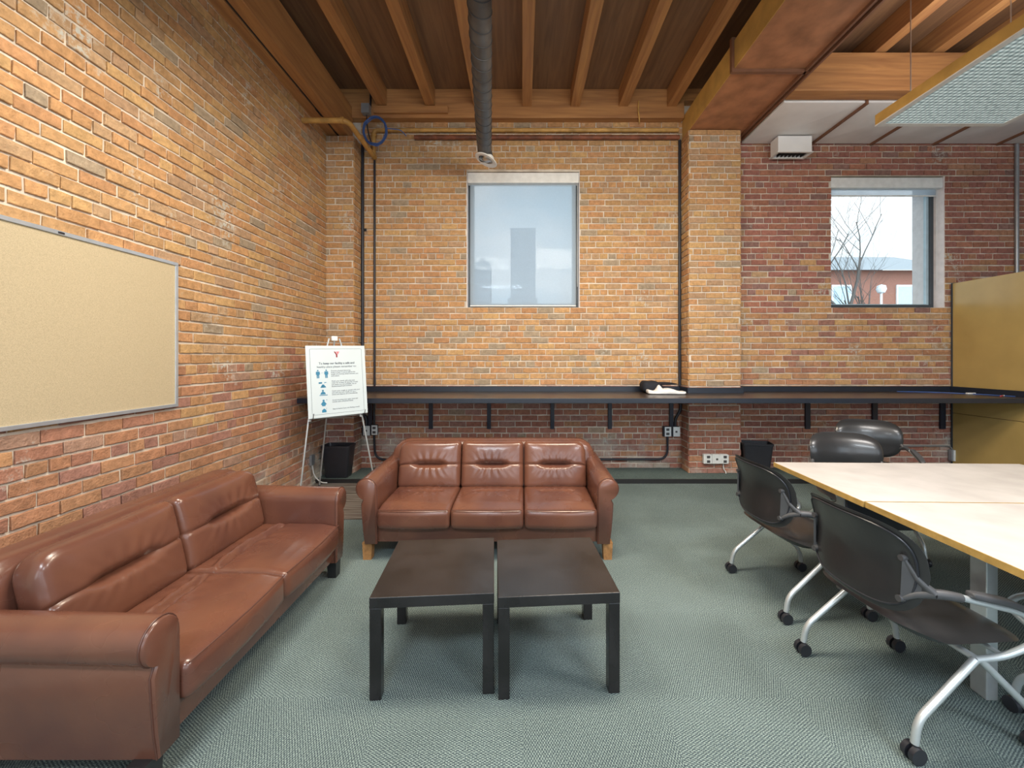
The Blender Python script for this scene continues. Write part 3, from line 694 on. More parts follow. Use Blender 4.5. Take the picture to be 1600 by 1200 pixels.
t = empty('rectangular_duct', (2.10, YW-.015, 4.35), label='tan painted rectangular duct above the middle brick pilaster', cat='duct')
q = MB(); q.box(.0, .74, -3.2, 0, 0, .28, b=.004); q.cur = 1; q.box(-.004, .001, -3.2, 0, .001, .279); q.build('duct_body', [M['duct_tan'], M['duct_side']], t)
for yy in (-1.3, -2.6):
    q = MB(); q.box(-.03, .77, yy-.02, yy+.02, -.03, .31); q.build('flange', M['seam'], t)
q = MB(); q.box(.69, .715, -3.2, 0, -.03, .0).box(.735, .755, -3.2, 0, -.045, .0); q.build('edge_seam', M['seam'], t)
t = empty('rectangular_duct', (2.87, YW-.03, 4.29), label='long pale rectangular duct running to the right along the back wall', cat='duct')
q = MB(); Wd = .86; xs_ = [0, .90, 1.68, 2.50, 3.33, 4.15, 5.0, 5.6]
for a, b_ in zip(xs_[:-1], xs_[1:]):
    mx_ = (a+b_)/2
    vv = [(a, -Wd, 0), (b_, -Wd, 0), (b_, 0, 0), (a, 0, 0), (mx_, -Wd/2, -.022), (a, -Wd, .40), (b_, -Wd, .40), (b_, 0, .40), (a, 0, .40)]
    q.add(vv, [(0,1,4),(1,2,4),(2,3,4),(3,0,4),(0,5,6,1),(1,6,7,2),(2,7,8,3),(3,8,5,0),(5,8,7,6)])
q.build('duct_body', M['duct_white'], t)
for a in xs_[1:-1]:
    q = MB(); q.box(a-.012, a+.012, -Wd-.02, 0, -.028, .03); q.build('seam', M['seam'], t)
t = empty('duct_grille', (3.41, 5.2, 4.265), label='small box grille hanging from the pale duct beside the pilaster', cat='vent')
q = MB(); q.box(-.21, -.195, -.08, .08, -.2, 0).box(.195, .21, -.08, .08, -.2, 0).box(-.195, .195, -.08, -.068, -.2, 0).box(-.195, .195, .068, .08, -.2, 0); q.build('collar', M['duct_white'], t)
q = MB(); q.box(-.225, .225, -.095, -.068, -.208, -.2).box(-.225, .225, .068, .095, -.208, -.2).box(-.225, -.195, -.068, .068, -.208, -.2).box(.195, .225, -.068, .068, -.208, -.2); q.build('rim', M['white_metal'], t)
q = MB(); q.box(-.195, .195, -.068, .068, -.16, -.15)
for k in range(8): q.box(-.19+k*.05, -.182+k*.05, -.068, .068, -.198, -.165)
q.build('louvers', M['dark_hole'], t)

# ------------------------------------------------------------------ ceiling light at the upper right
t = empty('ceiling_light', (3.34, 3.88, 3.69), label='hanging fluorescent light fixture with prismatic lens at upper right', cat='light fixture')
q = MB(); q.box(0, 1.21, -1.25, 0, .004, .10, b=.004); q.build('housing', M['duct_side'], t)
q = MB(); q.box(0, 1.21, -.05, 0, -.006, .004).box(0, 1.21, -1.25, -1.20, -.006, .004).box(0, .05, -1.2, -.05, -.006, .004).box(1.16, 1.21, -1.2, -.05, -.006, .004); q.build('rim', M['white_metal'], t)
def lens_mat():
    m = bpy.data.materials.new('prismatic_lens'); m.use_nodes = True; tt = m.node_tree; b = tt.nodes['Principled BSDF']
    tcn = N(tt, 'ShaderNodeTexCoord'); v = N(tt, 'ShaderNodeTexVoronoi'); v.inputs['Scale'].default_value = 26; v.inputs['Randomness'].default_value = .15
    tt.links.new(tcn.outputs['Object'], v.inputs['Vector'])
    r_ = N(tt, 'ShaderNodeValToRGB'); e = r_.color_ramp.elements; e[0].position = .1; e[0].color = (.80, .93, .93, 1); e[1].position = .65; e[1].color = (.10, .17, .19, 1)
    tt.links.new(v.outputs['Distance'], r_.inputs[0]); tt.links.new(r_.outputs[0], b.inputs['Base Color']); tt.links.new(r_.outputs[0], b.inputs['Emission Color'])
    b.inputs['Emission Strength'].default_value = .35; b.inputs['Roughness'].default_value = .25
    bp = N(tt, 'ShaderNodeBump'); bp.inputs['Distance'].default_value = .01; tt.links.new(v.outputs['Distance'], bp.inputs['Height']); tt.links.new(bp.outputs[0], b.inputs['Normal']); return m
M['lens'] = lens_mat()
q = MB(); q.box(.05, 1.16, -1.2, -.05, -.001, .004); q.build('lens', M['lens'], t)
for (a, b_) in ((.15, -.2), (1.05, -.2), (.15, -1.05), (1.05, -1.05)):
    q = MB(); q.tube([(a, b_, .095), (a, b_, 1.25)], .005, 6); q.build('hanger_rod', M['steel'], t)

# ------------------------------------------------------------------ cork board
t = empty('cork_board', (XL+.013, 2.0, 1.152), label='large beige cork notice board in silver frame on the left brick wall', cat='notice board')
y0, y1, hh = 1.09-2.0, 2.89-2.0, 1.012
q = MB(); q.box(0, .014, y0+.012, y1-.012, .012, hh-.012); q.build('cork_panel', M['cork'], t)
q = MB(); fr = .022
q.box(0, .022, y0, y1, 0, fr, b=.002).box(0, .022, y0, y1, hh-fr, hh, b=.002).box(0, .022, y0, y0+fr, fr, hh-fr, b=.002).box(0, .022, y1-fr, y1, fr, hh-fr, b=.002); q.build('frame', M['chrome'], t)
q = MB(); q.box(.022, .024, .14, .17, hh-.016, hh-.006); q.build('name_tab', M['black_plastic'], t)

# ------------------------------------------------------------------ mat in the corner
q = MB(); q.box(XL+.012, -1.30, 3.78, 4.85, .0, .008, b=.002); tag(q.build('floor_mat', M['mat']), 'brown striped carpet mat on the floor in the left corner', 'floor mat')

# ------------------------------------------------------------------ sofas
def smooth(e0, e1, x):
    t_ = max(0, min(1, (x-e0)/(e1-e0))); return t_*t_*(3-2*t_)
def make_sofa(name, wid, ncush, label, footmat, creased, seed):
    """local: x along the width (0 = left end seen from the front), front at y=0, back towards +y"""
    rg = random.Random(seed)
    t = empty(name, label=label, cat='sofa'); D = .86; aw = .108
    # base and inner back frame
    q = MB(); vv, ff = rbox(wid-.19, .78, .17, .02, 20, 10, 4, M=Matrix.Translation((wid/2, .035+.39, .125+.085))); q.add(vv, ff); q.build('base', M['leather'], t, True, 60)
    def bf(p):
        # slanted back shell with crowned, rounded top corners
        xx = p.x/(wid/2); h = (p.z+.31)/.62
        d_ = max(0, abs(p.x)-(wid/2-.05-.16)); drop = (.16-math.sqrt(max(0, .16**2-d_*d_)))*h*h*.9
        return Vector((p.x, p.y + .10*h, p.z - drop))
    vv, ff = rbox(wid-.10, .17, .635, .06, 40, 8, 12, bf, Matrix.Translation((wid/2, .645, .443))); q = MB(); q.add(vv, ff); q.build('back_shell', M['leather'], t, True, 60)
    # arms: rolled profile extruded front to back
    for sgn, x0 in ((-1, aw+.045), (1, wid-aw-.045)):
        prof = [(0, .125), (0, .525)]
        for k in range(1, 17):
            a = math.pi*(1 - k/16*1.42) ; prof.append((.076 - .076*math.cos(math.pi-a)*-1 if False else .077 + .077*math.cos(a), .53 + .077*math.sin(a)))
        prof += [(.112, .42), (.108, .34), (.098, .22), (.085, .125)]
        ys = [0.0, .006, .016, .03] + [.03 + (D-.06)*i/10 for i in range(1, 10)] + [D-.03, D-.01, D]
        q = MB(); n = len(prof); vv = []; ff = []
        for j, yy in enumerate(ys):
            sc = 1 - (.10 if j == 0 else .035 if j == 1 else .01 if j == 2 else 0) - (.06 if j == len(ys)-1 else 0)
            cx_, cz_ = .06, .36
            for (px_, pz_) in prof:
                lift = .02*yy/D
                vv.append((x0 + sgn*(cx_+(px_-cx_)*sc), yy, cz_+(pz_-cz_)*(1-(1-sc)*.35) + (lift if pz_ > .4 else 0)))
        for j in range(len(ys)-1):
            for k in range(n): k2 = (k+1) % n; ff.append((j*n+k, j*n+k2, (j+1)*n+k2, (j+1)*n+k))
        ff.append(tuple(range(n))); ff.append(tuple((len(ys)-1)*n+k for k in range(n)))
        q.add(vv, ff); arm = q.build('arm', M['leather'], t, True, 50)
        q = MB(); loop = []
        for (px_, pz_) in prof: loop.append((x0 + sgn*(.06+(px_-.06)*.998), .012, .36+(pz_-.36)*.998+ (.0005 if pz_ > .4 else 0)))
        q.tube(loop, .0035, 6); q.build('piping', M['piping'], arm, True)
    inner0, inner1 = aw+.045+.003, wid-aw-.045-.003
    cw = (inner1-inner0)/ncush
    for i in range(ncush):
        xc = inner0 + cw*(i+.5); ph = rg.uniform(0, 6)
        # seat cushion
        def sdef(p, xc=xc, ph=ph):
            u = p.x/(cw/2); v = p.y/.29; top = p.z > 0
            z = p.z; 
            if top:
                z += .014*(1-u*u)*(1-v*v)
                vy = v - (.25 if creased else .28)
                if creased:
                    cl = vy + .05*math.sin(u*3+ph) + .018*math.sin(u*9+ph*2)
                    ed = 1-smooth(.70, 1, abs(u)); z -= .024*math.exp(-(cl/.045)**2)*ed; z += .018*math.exp(-((cl-.085)/.05)**2)*ed + .0025*math.sin(u*22+ph+v*8)*math.exp(-(cl/.3)**2)
                else:
                    ln = smooth(.62, .30, abs(u))
                    z -= .024*math.exp(-(vy/.06)**2)*ln
                    ang = math.atan2(vy, u*.9); rr_ = math.hypot(u*.8, vy)
                    fan = u/(.4+1.0*abs(vy)); z += .0036*math.sin(fan*17+ph)*math.exp(-fan*fan)*math.exp(-((abs(vy)-.22)/.18)**2)
            y = p.y - (.022*(1-u*u) if v < -.8 else 0)
            z -= .016*smooth(-.55, -1, v)*(1 if top else 0)
            return Vector((p.x, y, z))
        vv, ff = rbox(cw-.003, .58, .155, .030, 40, 76 if creased else 44, 8, sdef, Matrix.Translation((xc, .27, .322)))
        q = MB(); q.add(vv, ff); sc_ = q.build('seat_cushion', M['leather'], t, True, 70)
        q = MB(); e = cw/2-.012
        q.tube([(xc-e, -.018, .385), (xc-e*.5, -.034, .392), (xc, -.039, .394), (xc+e*.5, -.034, .392), (xc+e, -.018, .385)], .003, 6); q.build('piping', M['piping'], sc_, True)
        # back cushion, leaning back, with a pinched horizontal seam
        end_l, end_r = i == 0, i == ncush-1
        def bdef(p, ph=ph, end_l=end_l, end_r=end_r):
            u = p.x/(cw/2); h = (p.z+.20)/.40; y = p.y; z = p.z; x_ = p.x
            if p.y < 0:
                y -= .028*(1-u**4)*(1-(2*h-1)**4)
                hv = h-.50
                y += .010*math.exp(-(hv/.022)**2)
                y += .040*math.exp(-(hv/.055)**2)*smooth(.62, .25, abs(u)) 
                fan = u/(.35+1.1*abs(hv)); y += .0042*math.sin(fan*15+ph)*math.exp(-(fan/1.0)**2)*math.exp(-((abs(hv)-.13)/.11)**2)
            if (end_l and u < 0) or (end_r and u > 0):
                rc = .105; d_ = max(0, abs(p.x)-(cw/2-rc)); z -= (rc-math.sqrt(max(0, rc*rc-d_*d_)))*smooth(.3, .9, h)*.85
            return Vector((x_, y, z))
        vv, ff = rbox(cw-.004, .115, .40, .04, 44, 8, 40, bdef, Matrix.Translation((xc, .562, .570)) @ Matrix.Rotation(R(-13), 4, 'X'))
        q = MB(); q.add(vv, ff); bc = q.build('back_cushion', M['leather'], t, True, 70)
    for (lx, ly) in ((.075, .03), (wid-.075, .03), (.075, D-.09), (wid-.075, D-.09)):
        q = MB(); q.add([(lx-.030, ly, .0), (lx+.030, ly, 0), (lx+.030, ly+.055, 0), (lx-.030, ly+.055, 0), (lx-.036, ly-.004, .128), (lx+.036, ly-.004, .128), (lx+.036, ly+.06, .128), (lx-.036, ly+.06, .128)],
                        [(3,2,1,0),(4,5,6,7),(0,1,5,4),(1,2,6,5),(2,3,7,6),(3,0,4,7)]); q.build('leg', footmat, t)
    return t
s2 = make_sofa('leather_sofa', 1.93, 3, 'brown leather three-seat sofa facing the camera behind the coffee tables', M['foot_wood'], False, 3)
s2.location = (-1.222, 3.0, 0)
s1 = make_sofa('leather_sofa', 1.555, 2, 'brown leather two-seat sofa along the left brick wall', M['foot_black'], True, 8)
s1.location = (-1.235, 1.33, 0); s1.rotation_euler = (0, 0, R(90))     # front faces +x

# ------------------------------------------------------------------ coffee tables
def coffee(loc, rz, label):
    t = empty('coffee_table', loc, rz, label, 'coffee table', 'pair of square black coffee tables'); S = .272
    q = MB(); q.box(-S, S, -S-.01, S+.01, .402, .45, b=.0025); q.build('tabletop', M['black_wood'], t)
    for sx in (-1, 1):
        for sy in (-1, 1):
            q = MB(); x_, y_ = sx*(S-.026), sy*(S-.016); q.box(x_-.025, x_+.025, y_-.025, y_+.025, 0, .402, b=.002); q.build('leg', M['black_wood'], t)
coffee((-.416, 2.085, 0), R(4), 'square black coffee table, the left one of the pair in front of the sofa')
coffee((.146, 2.090, 0), R(4), 'square black coffee table, the right one of the pair in front of the sofa')

# ------------------------------------------------------------------ conference tables
def conf(y0, y1, x0, label, panel):
    cx_, cy_ = x0, (y0+y1)/2; rz = R(-1.6)
    t = empty('conference_table', (cx_, cy_, 0), rz, label, 'table'); W = 1.72; hd = (y1-y0)/2-.002
    q = MB(); q.box(.003, W-.003, -hd+.003, hd-.003, .712, .7405); q.build('tabletop', M['table_top'], t)
    q = MB()
    q.box(0, W, -hd, -hd+.004, .71, .740).box(0, W, hd-.004, hd, .71, .740).box(0, .004, -hd+.004, hd-.004, .71, .740).box(W-.004, W, -hd+.004, hd-.004, .71, .740)
    q.build('edge_band', M['table_edge'], t)
    for xx, sg in ((.26, 1), (W-.26, -1)):
        q = MB(); q.box(xx-.025, xx+.025, .045, .115, .0, .64, b=.004); q.build('leg_column', M['silver'], t)
        q = MB(); q.box(xx-.035, xx+.035, -.16, .22, .64, .71, b=.012); q.build('cleat', M['grey_metal'], t)
    if panel:
        q = MB(); q.box(.03, W-.20, -.25, -.235, .525, .711, b=.003); q.build('modesty_panel', M['black_plastic'], t)
conf(2.155, 2.965, 1.806, 'pale-topped conference table, the farther of the two pushed together', True)
conf(1.345, 2.153, 1.79, 'pale-topped conference table, the nearer of the two pushed together', False)

# ------------------------------------------------------------------ nesting chairs
def sup(a, e):
    c = math.cos(a); s = math.sin(a)
    return math.copysign(abs(c)**e, c), math.copysign(abs(s)**e, s)
def pillow(a, b, e, fx, nr=14, na=56):
    """disc of superellipse outline; fx(u, v, r, side) -> point; returns closed verts, faces"""
    vv = []; ff = []
    for side in (1, -1):
        base = len(vv); vv.append(fx(0, 0, 0, side))
        for i in range(1, nr+1):
            r_ = math.sin(i/nr*math.pi/2)
            for k in range(na):
                u, v = sup(2*math.pi*k/na, e); vv.append(fx(u*r_*a, v*r_*b, r_, side))
        for k in range(na): ff.append((base, base+1+k, base+1+(k+1) % na))
        for i in range(nr-1):
            for k in range(na):
                k2 = (k+1) % na; p = base+1+i*na; ff.append((p+k, p+na+k, p+na+k2, p+k2))
    b2 = 1+nr*na; o1 = 1+(nr-1)*na; o2 = b2+1+(nr-1)*na
    for k in range(na): k2 = (k+1) % na; ff.append((o1+k, o2+k, o2+k2, o1+k2))
    return vv, ff
def back_pt(y, z, off):
    """point on the curved back: y across, z height, off towards the front (+x)"""
    lean = (z-.49)/.36
    x_ = -.262 - .050*max(0, (lean-.45)/.55)**2 + .022*math.sin(math.pi*max(0, min(1, lean*.9))) + .80*y*y
    return Vector((x_+off, y, z))
def make_chair():
    t = empty('nesting_chair')
    zc, hb_, wb_ = .670, .187, .272
    def bp(y, z, r_, side):
        zz = zc + z; sq = 1 - .10*max(0, -z/hb_)       # slightly narrower towards the bottom
        th = (.032 if side > 0 else -.012)*(1-r_**9)
        return back_pt(y*sq, zz, th + (.0 if side > 0 else -.001))
    vv, ff = pillow(wb_, hb_, .52, bp); q = MB(); q.add(vv, ff); bk = q.build('backrest', M['black_leather'], t, True, 80)
    def rp(y, z, r_, side):
        sq = 1 - .10*max(0, -z/hb_)
        return back_pt(y*sq, zc+z, -.014 - (.005*(1-r_**6) if side < 0 else -.004))
    vv, ff = pillow(wb_*.90, hb_*.88, .52, rp); q = MB(); q.add(vv, ff); q.build('back_panel', M['black_leather'], bk, True, 80)
    q = MB(); lp = []
    for k in range(72):
        u, v = sup(2*math.pi*k/72, .52); y_, z_ = u*wb_*.905, v*hb_*.885; sq = 1 - .10*max(0, -z_/hb_)
        lp.append(back_pt(y_*sq, zc+z_, -.014))
    q.tube(lp, .0045, 6, closed=True); q.build('piping', M['black_plastic'], bk, True)
    # seat
    def sp(x_, y, r_, side):
        zz = .412 + (.026 if side > 0 else -.042)*(1-r_**5)
        zz -= .028*smooth(.10, .28, x_); zz += .035*smooth(-.10, -.25, x_)
        return Vector((x_+.03, y, zz))
    vv, ff = pillow(.262, .262, .50, sp); q = MB(); q.add(vv, ff); q.build('seat', M['black_leather'], t, True, 80)
    # frame
    for s_ in (-1, 1):
        q = MB(); q.tube(fillet([(-.10, s_*.283, .610), (.19, s_*.289, .535), (.275, s_*.287, .44), (.13, s_*.268, .362), (.01, s_*.262, .352)], .07), .0125, 12); q.build('arm_tube', M['silver'], t, True)
        q = MB(); q.tube(fillet([(.01, s_*.262, .352), (-.235, s_*.272, .145), (-.25, s_*.274, .062)], .05), .0135, 12); q.build('leg', M['silver'], t, True)
        q = MB(); q.tube(fillet([(.03, s_*.262, .352), (.235, s_*.268, .150), (.25, s_*.27, .062)], .05), .0135, 12); q.build('leg', M['silver'], t, True)
        q = MB(); vv, ff = rbox(.25, .048, .024, .010, 14, 6, 4, lambda p: Vector((p.x, p.y*(1-.25*abs(p.x/.125)**2), p.z - .02*(p.x/.125)**2 if p.x > 0 else p.z)), Matrix.Translation((.075, s_*.289, .590)) @ Matrix.Rotation(R(13), 4, 'Y')); q.add(vv, ff); q.build('armrest', M['grey_plastic'], t, True)
        # bracket from the back to the arm
        q = MB(); hub = Vector((-.165, s_*.268, .612)); a1 = back_pt(s_*.215, .725, -.022); a2 = back_pt(s_*.210, .565, -.022)
        q.tube([a1, (a1+hub)/2+Vector((-.006, 0, -.012)), hub], [.008, .011, .018], 10); q.tube([a2, (a2+hub)/2+Vector((-.006, 0, .006)), hub], [.010, .013, .018], 10)
        q.poly([a1+Vector((0,0,0)), hub, a2], Vector((-.008, s_*.004, 0)))
        q.tube([hub, (-.13, s_*.278, .612), (-.075, s_*.2835, .602)], [.018, .0175, .0165], 12)
        q.tube([a1+Vector((-.012, 0, 0)), a1+Vector((.01, 0, 0))], .012, 12).tube([a2+Vector((-.012, 0, 0)), a2+Vector((.01, 0, 0))], .013, 12); q.build('back_bracket', M['grey_plastic'], t, True)
        for x_ in (-.25, .25):
            c = Vector((x_, s_*.274 if x_ < 0 else s_*.27, .0)); q = MB()
            q.tube([c+Vector((-.004, -.024, .03)), c+Vector((-.004, -.006, .03))], .03, 20).tube([c+Vector((-.004, .006, .03)), c+Vector((-.004, .024, .03))], .03, 20)
            q.tube([c+Vector((0, 0, .028)), c+Vector((0, 0, .066))], .011, 10); q.build('caster', M['black_plastic'], t, True)
    q = MB(); q.tube([(.02, -.262, .352), (.02, .262, .352)], .013, 12).tube([(-.09, -.12, .395), (.0, -.12, .36)], .008, 8).tube([(-.09, .12, .395), (.0, .12, .36)], .008, 8).box(-.08, .12, -.13, -.10, .365, .425).box(-.08, .12, .10, .13, .365, .425)
    q.tube([(.12, -.262, .366), (.12, .262, .366)], .009, 12); q.build('seat_support', M['silver'], t, True)
    return t
ch0 = make_chair()
spots = [(1.725, 2.60, 3, 'black chair with silver legs and wheels, at the far left corner of the table', False),
         (1.69, 1.815, 4, 'black chair with silver legs seen from behind, nearest the camera at the table edge', False),
         (2.66, 3.22, -100, 'grey-lit chair back rising just behind the far edge of the table', False),
         (3.42, 3.97, -115, 'chair with pale armrest standing farthest back, under the counter', False),
         (2.36, 1.49, 90, 'black chair at the right edge of the picture, its seat under the near table', False)]
for i, (x_, y_, a, lb, _) in enumerate(spots):
    o = ch0 if i == 0 else copy_tree(ch0)
    o.location = (x_, y_, 0); o.rotation_euler = (0, 0, R(a)); tag(o, lb, 'chair', 'nesting chairs around the conference tables')

# ------------------------------------------------------------------ easel with sign
TL = P(479.4, 538, 3.95); TRr = P(570, 541, 4.33); BLl = P(480, 653, 3.97); BRr = P(573.8, 646.5, 4.33)
ux = (TRr-TL); ux.z = 0; ux.normalize(); nrm = Vector((ux.y, -ux.x, 0)).normalized()       # facing the camera side
if nrm.y > 0: nrm = -nrm
ang = math.atan2(ux.y, ux.x)
org = (TL+TRr+BLl+BRr)/4; Wsg, Hsg = .575, .71
sg = empty('sign_board', (org.x, org.y, org.z), label='white framed health notice sign standing on the easel', cat='sign', rot=(R(-5), R(-1.0), ang))
# local: x right, z up, -y towards the viewer
q = MB(); q.box(-Wsg/2, Wsg/2, 0, .008, -Hsg/2, Hsg/2, b=.0015); q.build('board', M['sign'], sg)
q = MB(); a_, b_ = Wsg/2-.036, Hsg/2-.032
lp = []
for (sx, sz, st) in ((1, 1, 0), (-1, 1, 1), (-1, -1, 2), (1, -1, 3)):
    for k in range(5):
        an = R(90*st + 22.5*k); lp.append((sx*(a_-.012)+.012*math.cos(an), -.0012, sz*(b_-.012)+.012*math.sin(an)))
q.tube(lp, .0011, 5, closed=True); q.build('border_line', M['ink'], sg)
def text(body, x_, z_, size, m, name='lettering', align='LEFT', bold=0.0):
    cu = bpy.data.curves.new('txt', 'FONT'); cu.body = body; cu.size = size; cu.align_x = align; cu.extrude = .0003; cu.offset = bold; cu.space_line = 1.0
    o = bpy.data.objects.new('txt', cu); C.objects.link(o); bpy.context.view_layer.update()
    me = bpy.data.meshes.new_from_object(o.evaluated_get(bpy.context.evaluated_depsgraph_get())); bpy.data.objects.remove(o)
    me.transform(Matrix.Translation((x_, -.0012, z_)) @ Matrix.Rotation(R(90), 4, 'X')); me.materials.clear(); me.materials.append(m)
    return link(name, me, sg)
text('To keep our facility a safe and', 0, .168, .0285, M['ink'], 'heading', 'CENTER', .0006)
text('healthy place please remember to:', 0, .134, .0275, M['ink'], 'heading', 'CENTER', .0001)
blocks = [(.096, 'Practice physical distancing.\nKeep at least 2 metres (about the\nlength of a hockey stick) between you\nand others.'),
          (-.008, 'Wash your hands with soap and\nwater for at least 20 seconds. If soap\nand water are not available, use an\nalcohol-based hand sanitizer.'),
          (-.107, 'Cover your cough or sneeze with your\narm and not your hands, or use a\ntissue and dispose of it immediately.'),
          (-.198, 'Avoid touching your eyes, nose and\nmouth with unwashed hands.'),
          (-.286, 'Stay at home if you are feeling unwell.')]
for z_, s_ in blocks: text(s_, -.062, z_, .0175, M['ink'], 'paragraph', 'LEFT', .0001)
def flat(pts, m, name): q = MB(); q.poly([(x_, -.0018, z_) for x_, z_ in pts], (0, .001, 0)); return q.build(name, m, sg)
flat([(-.026, .295), (-.012, .295), (.007, .262), (.007, .236), (-.007, .236), (-.007, .262)], M['ink_red'], 'logo')
flat([(-.004, .295), (.028, .295), (.010, .262), (.006, .268)], M['ink_pink'], 'logo')
def icon(parts, m=None):
    q = MB()
    for pts in parts: q.poly([(x_, -.0018, z_) for x_, z_ in pts], (0, .001, 0))
    q.build('pictogram', m or M['ink_blue'], sg)
def circ(cx_, cz_, r_): return [(cx_+r_*math.cos(2*math.pi*k/14), cz_+r_*math.sin(2*math.pi*k/14)) for k in range(14)]
def man(x_, z_):
    return [circ(x_, z_+.036, .0075), [(x_-.017, z_+.026), (x_+.017, z_+.026), (x_+.019, z_-.004), (x_+.012, z_-.004), (x_+.011, z_-.040), (x_+.002, z_-.040), (x_+.001, z_-.012), (x_-.001, z_-.012), (x_-.002, z_-.040), (x_-.011, z_-.040), (x_-.012, z_-.004), (x_-.019, z_-.004)]]
icon(man(-.185, .072)+man(-.107, .072)+[[(-.158, .082), (-.134, .082), (-.134, .084), (-.158, .084)]])
icon([[(-.182, -.022), (-.150, -.022), (-.150, -.007), (-.182, -.007)], [(-.132, -.020), (-.108, -.012), (-.110, -.008), (-.128, -.010)], circ(-.142, -.045, .015), [(-.168, -.062), (-.114, -.062), (-.122, -.046), (-.160, -.046)]])
icon([circ(-.146, -.092, .009), [(-.172, -.128), (-.120, -.128), (-.128, -.108), (-.146, -.100), (-.162, -.108)], [(-.178, -.140), (-.104, -.140), (-.104, -.133), (-.178, -.133)]])
icon([circ(-.144, -.190, .010), [(-.172, -.226), (-.152, -.200), (-.136, -.200), (-.116, -.226), (-.126, -.230), (-.130, -.244), (-.158, -.244), (-.162, -.230)], circ(-.114, -.185, .004)])
icon([[(-.162, -.306), (-.122, -.306), (-.122, -.284), (-.142, -.268), (-.162, -.284)], circ(-.120, -.268, .003)])
# easel, built in the same local frame with its foot points on the floor
es = empty('easel', (org.x, org.y, 0), rz=ang, label='silver folding easel holding the notice sign in the left corner', cat='easel')
za = org.z
top = Vector((-.02, .07, 1.71)); 
tubes = {'leg': [[Vector((.035, .06, 1.69)), Vector((.255, .035, .90)), Vector((.40, -.02, .012))], [Vector((-.065, .06, 1.69)), Vector((-.262, .035, .90)), Vector((-.375, -.02, .012))], [Vector((-.015, .05, 1.68)), Vector((-.02, .62, .012))]]}
feet_world_rear = Vector((P(499, 752, 4.72).x, 4.72))
for i, pts in enumerate(tubes['leg']):
    if i == 2:
        d2 = Vector((feet_world_rear.x-org.x, feet_world_rear.y-org.y)); ca, sa = math.cos(-ang), math.sin(-ang)
        pts[1] = Vector((d2.x*ca-d2.y*sa, d2.x*sa+d2.y*ca, .022))
    q = MB(); q.tube(pts, .0085, 10); l = q.build('leg', M['silver'], es, True)
    q = MB(); e = pts[-1]; q.tube([e+Vector((0, 0, .035)), e-Vector((0, 0, .010))], .011, 10); q.build('rubber_foot', M['black_plastic'], l, True)
q = MB(); q.box(-.045, .015, .042, .085, 1.665, 1.715, b=.008); q.build('head_bracket', M['white_metal'], es, True)
q = MB(); q.tube([(.245, .03, .895), (-.252, .03, .895)], .007, 10); q.build('cross_bar', M['silver'], es, True)
for sx in (-.252, .245):
    q = MB(); q.cyl((sx, .03, .872), (sx, .03, .91), .014); q.build('collar', M['white_metal'], es, True)
    q = MB(); q.tube(fillet([(sx, .03, .89), (sx+.004, -.055, .90), (sx+.010, -.060, .955)], .02), .0035, 6); q.build('ledge_hook', M['black_plastic'], es, True)

# ------------------------------------------------------------------ waste bins
def bin_(loc, rz, label):
    t = empty('waste_bin', loc, rz, label, 'waste bin'); q = MB()
    def ring(w_, d_, z, r_=.03):
        pts = []
        for (sx, sy, st) in ((1, 1, 0), (-1, 1, 1), (-1, -1, 2), (1, -1, 3)):
            for k in range(5): an = R(90*st+22.5*k); pts.append((sx*(w_/2-r_)+r_*math.cos(an), sy*(d_/2-r_)+r_*math.sin(an), z))
        return pts
    rr_ = [ring(.265, .155, 0), ring(.27, .16, .01), ring(.34, .215, .36), ring(.352, .228, .362), ring(.352, .228, .385), ring(.338, .214, .385), ring(.262, .152, .012)]
    vv = [p for r_ in rr_ for p in r_]; n = 20; ff = [tuple(range(n)), tuple(6*n+k for k in range(n))]
    for j in range(6):
        for k in range(n): k2 = (k+1) % n; ff.append((j*n+k, j*n+k2, (j+1)*n+k2, (j+1)*n+k))
    q.add(vv, ff); q.build('bin_body', M['black_plastic'], t, True, 35)
    return t
bin_((-2.235, 4.985, .052), 0, 'black rectangular waste bin in the left corner behind the easel')
bin_((2.92, 5.12, .052), R(-14), 'black waste bin on the ledge right of the middle brick pilaster')
q = MB(); q.box(0, .03, -.035, .035, -.06, .06, b=.004); o = q.build('outlet_box', M['grey_metal']); o.location = (XL+.012, 4.74, .31); tag(o, 'grey outlet box low on the left wall beside the waste bin', 'outlet')
pipe('outlet_cable', [(XL+.03, 4.74, .25), (XL+.04, 4.76, .12), (XL+.10, 4.80, .03), (XL+.16, 4.83, .018)], .007, M['white_plastic'], 'white cable curling down from the outlet beside the waste bin', 'cable', fil=.05)

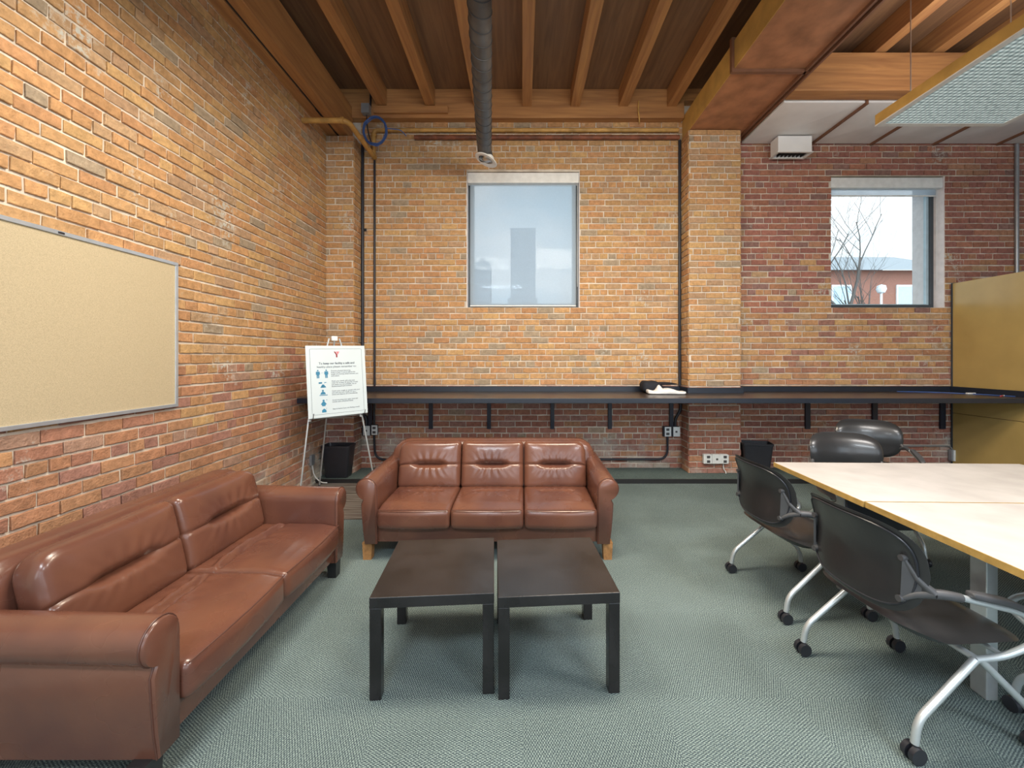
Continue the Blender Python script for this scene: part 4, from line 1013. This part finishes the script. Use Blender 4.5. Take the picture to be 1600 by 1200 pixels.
# ------------------------------------------------------------------ things on the counter
t = empty('cap', (1.67, 5.18, 1.052), label='black cap lying on the counter behind the white cloth', cat='cap')
vv, ff = rbox(.28, .22, .15, .06, 18, 14, 8, lambda p: Vector((p.x, p.y, (p.z+.075)*(1-.35*smooth(.0, .15, p.x))+.004*math.sin(p.x*40)))); q = MB(); q.add([(a+Vector((-.03, 0, 0))) for a in vv], ff); q.build('crown', M['cap'], t, True, 80)
q = MB()
vv, ff = pillow(.16, .10, 1.0, lambda x_, y_, r_, s_: Vector((x_+.13, y_+.01, .118-.08*max(0, x_)*.6-.5*y_*y_+(.016 if s_ > 0 else -.018)*(1-r_**3)))); q.add(vv, ff); q.build('brim', M['cap'], t, True, 80)
def cl(p):
    u = p.x/.24
    return Vector((p.x, p.y*(1-.25*abs(u)**3), (p.z+.035)*(.75+.25*math.sin(u*5+1))+.06*math.exp(-((p.x+.085)/.035)**2)*(1 if p.z > 0 else 0)*math.exp(-(p.y/.06)**2)*1.2))
vv, ff = rbox(.45, .18, .07, .03, 40, 16, 6, cl); q = MB(); q.add(vv, ff); o = q.build('folded_cloth', M['cloth'], None, True, 80)
o.location = (1.745, 4.98, 1.052); o.rotation_euler = (0, 0, R(-5)); tag(o, 'crumpled white cloth on the counter in front of the black cap', 'cloth')
pipe('cable', [(4.85, 5.30, 1.056), (5.15, 5.22, 1.056), (5.35, 5.05, 1.056), (5.50, 4.85, 1.056), (5.56, 4.62, 1.056)], .005, M['blue_cable'], 'thin cable lying along the back of the counter by the partition', 'cable', fil=.12)
t = empty('marker_pen', (5.46, 4.66, 1.059), R(30), 'red and white marker pen on the counter by the partition', 'pen')
q = MB(); q.cyl((-.06, 0, 0), (.03, 0, 0), .007); q.build('barrel', mat('red_plastic', (.5, .03, .03), .4), t, True)
q = MB(); q.cyl((.03, 0, 0), (.07, 0, 0), .008); q.build('pen_cap', M['white_plastic'], t, True)
q = MB(); q.box(-.05, .05, -.015, .015, 0, .018, b=.005); o = q.build('eraser', M['white_plastic']); o.location = (5.42, 4.95, 1.052); tag(o, 'small white block on the counter beside the partition', 'eraser')
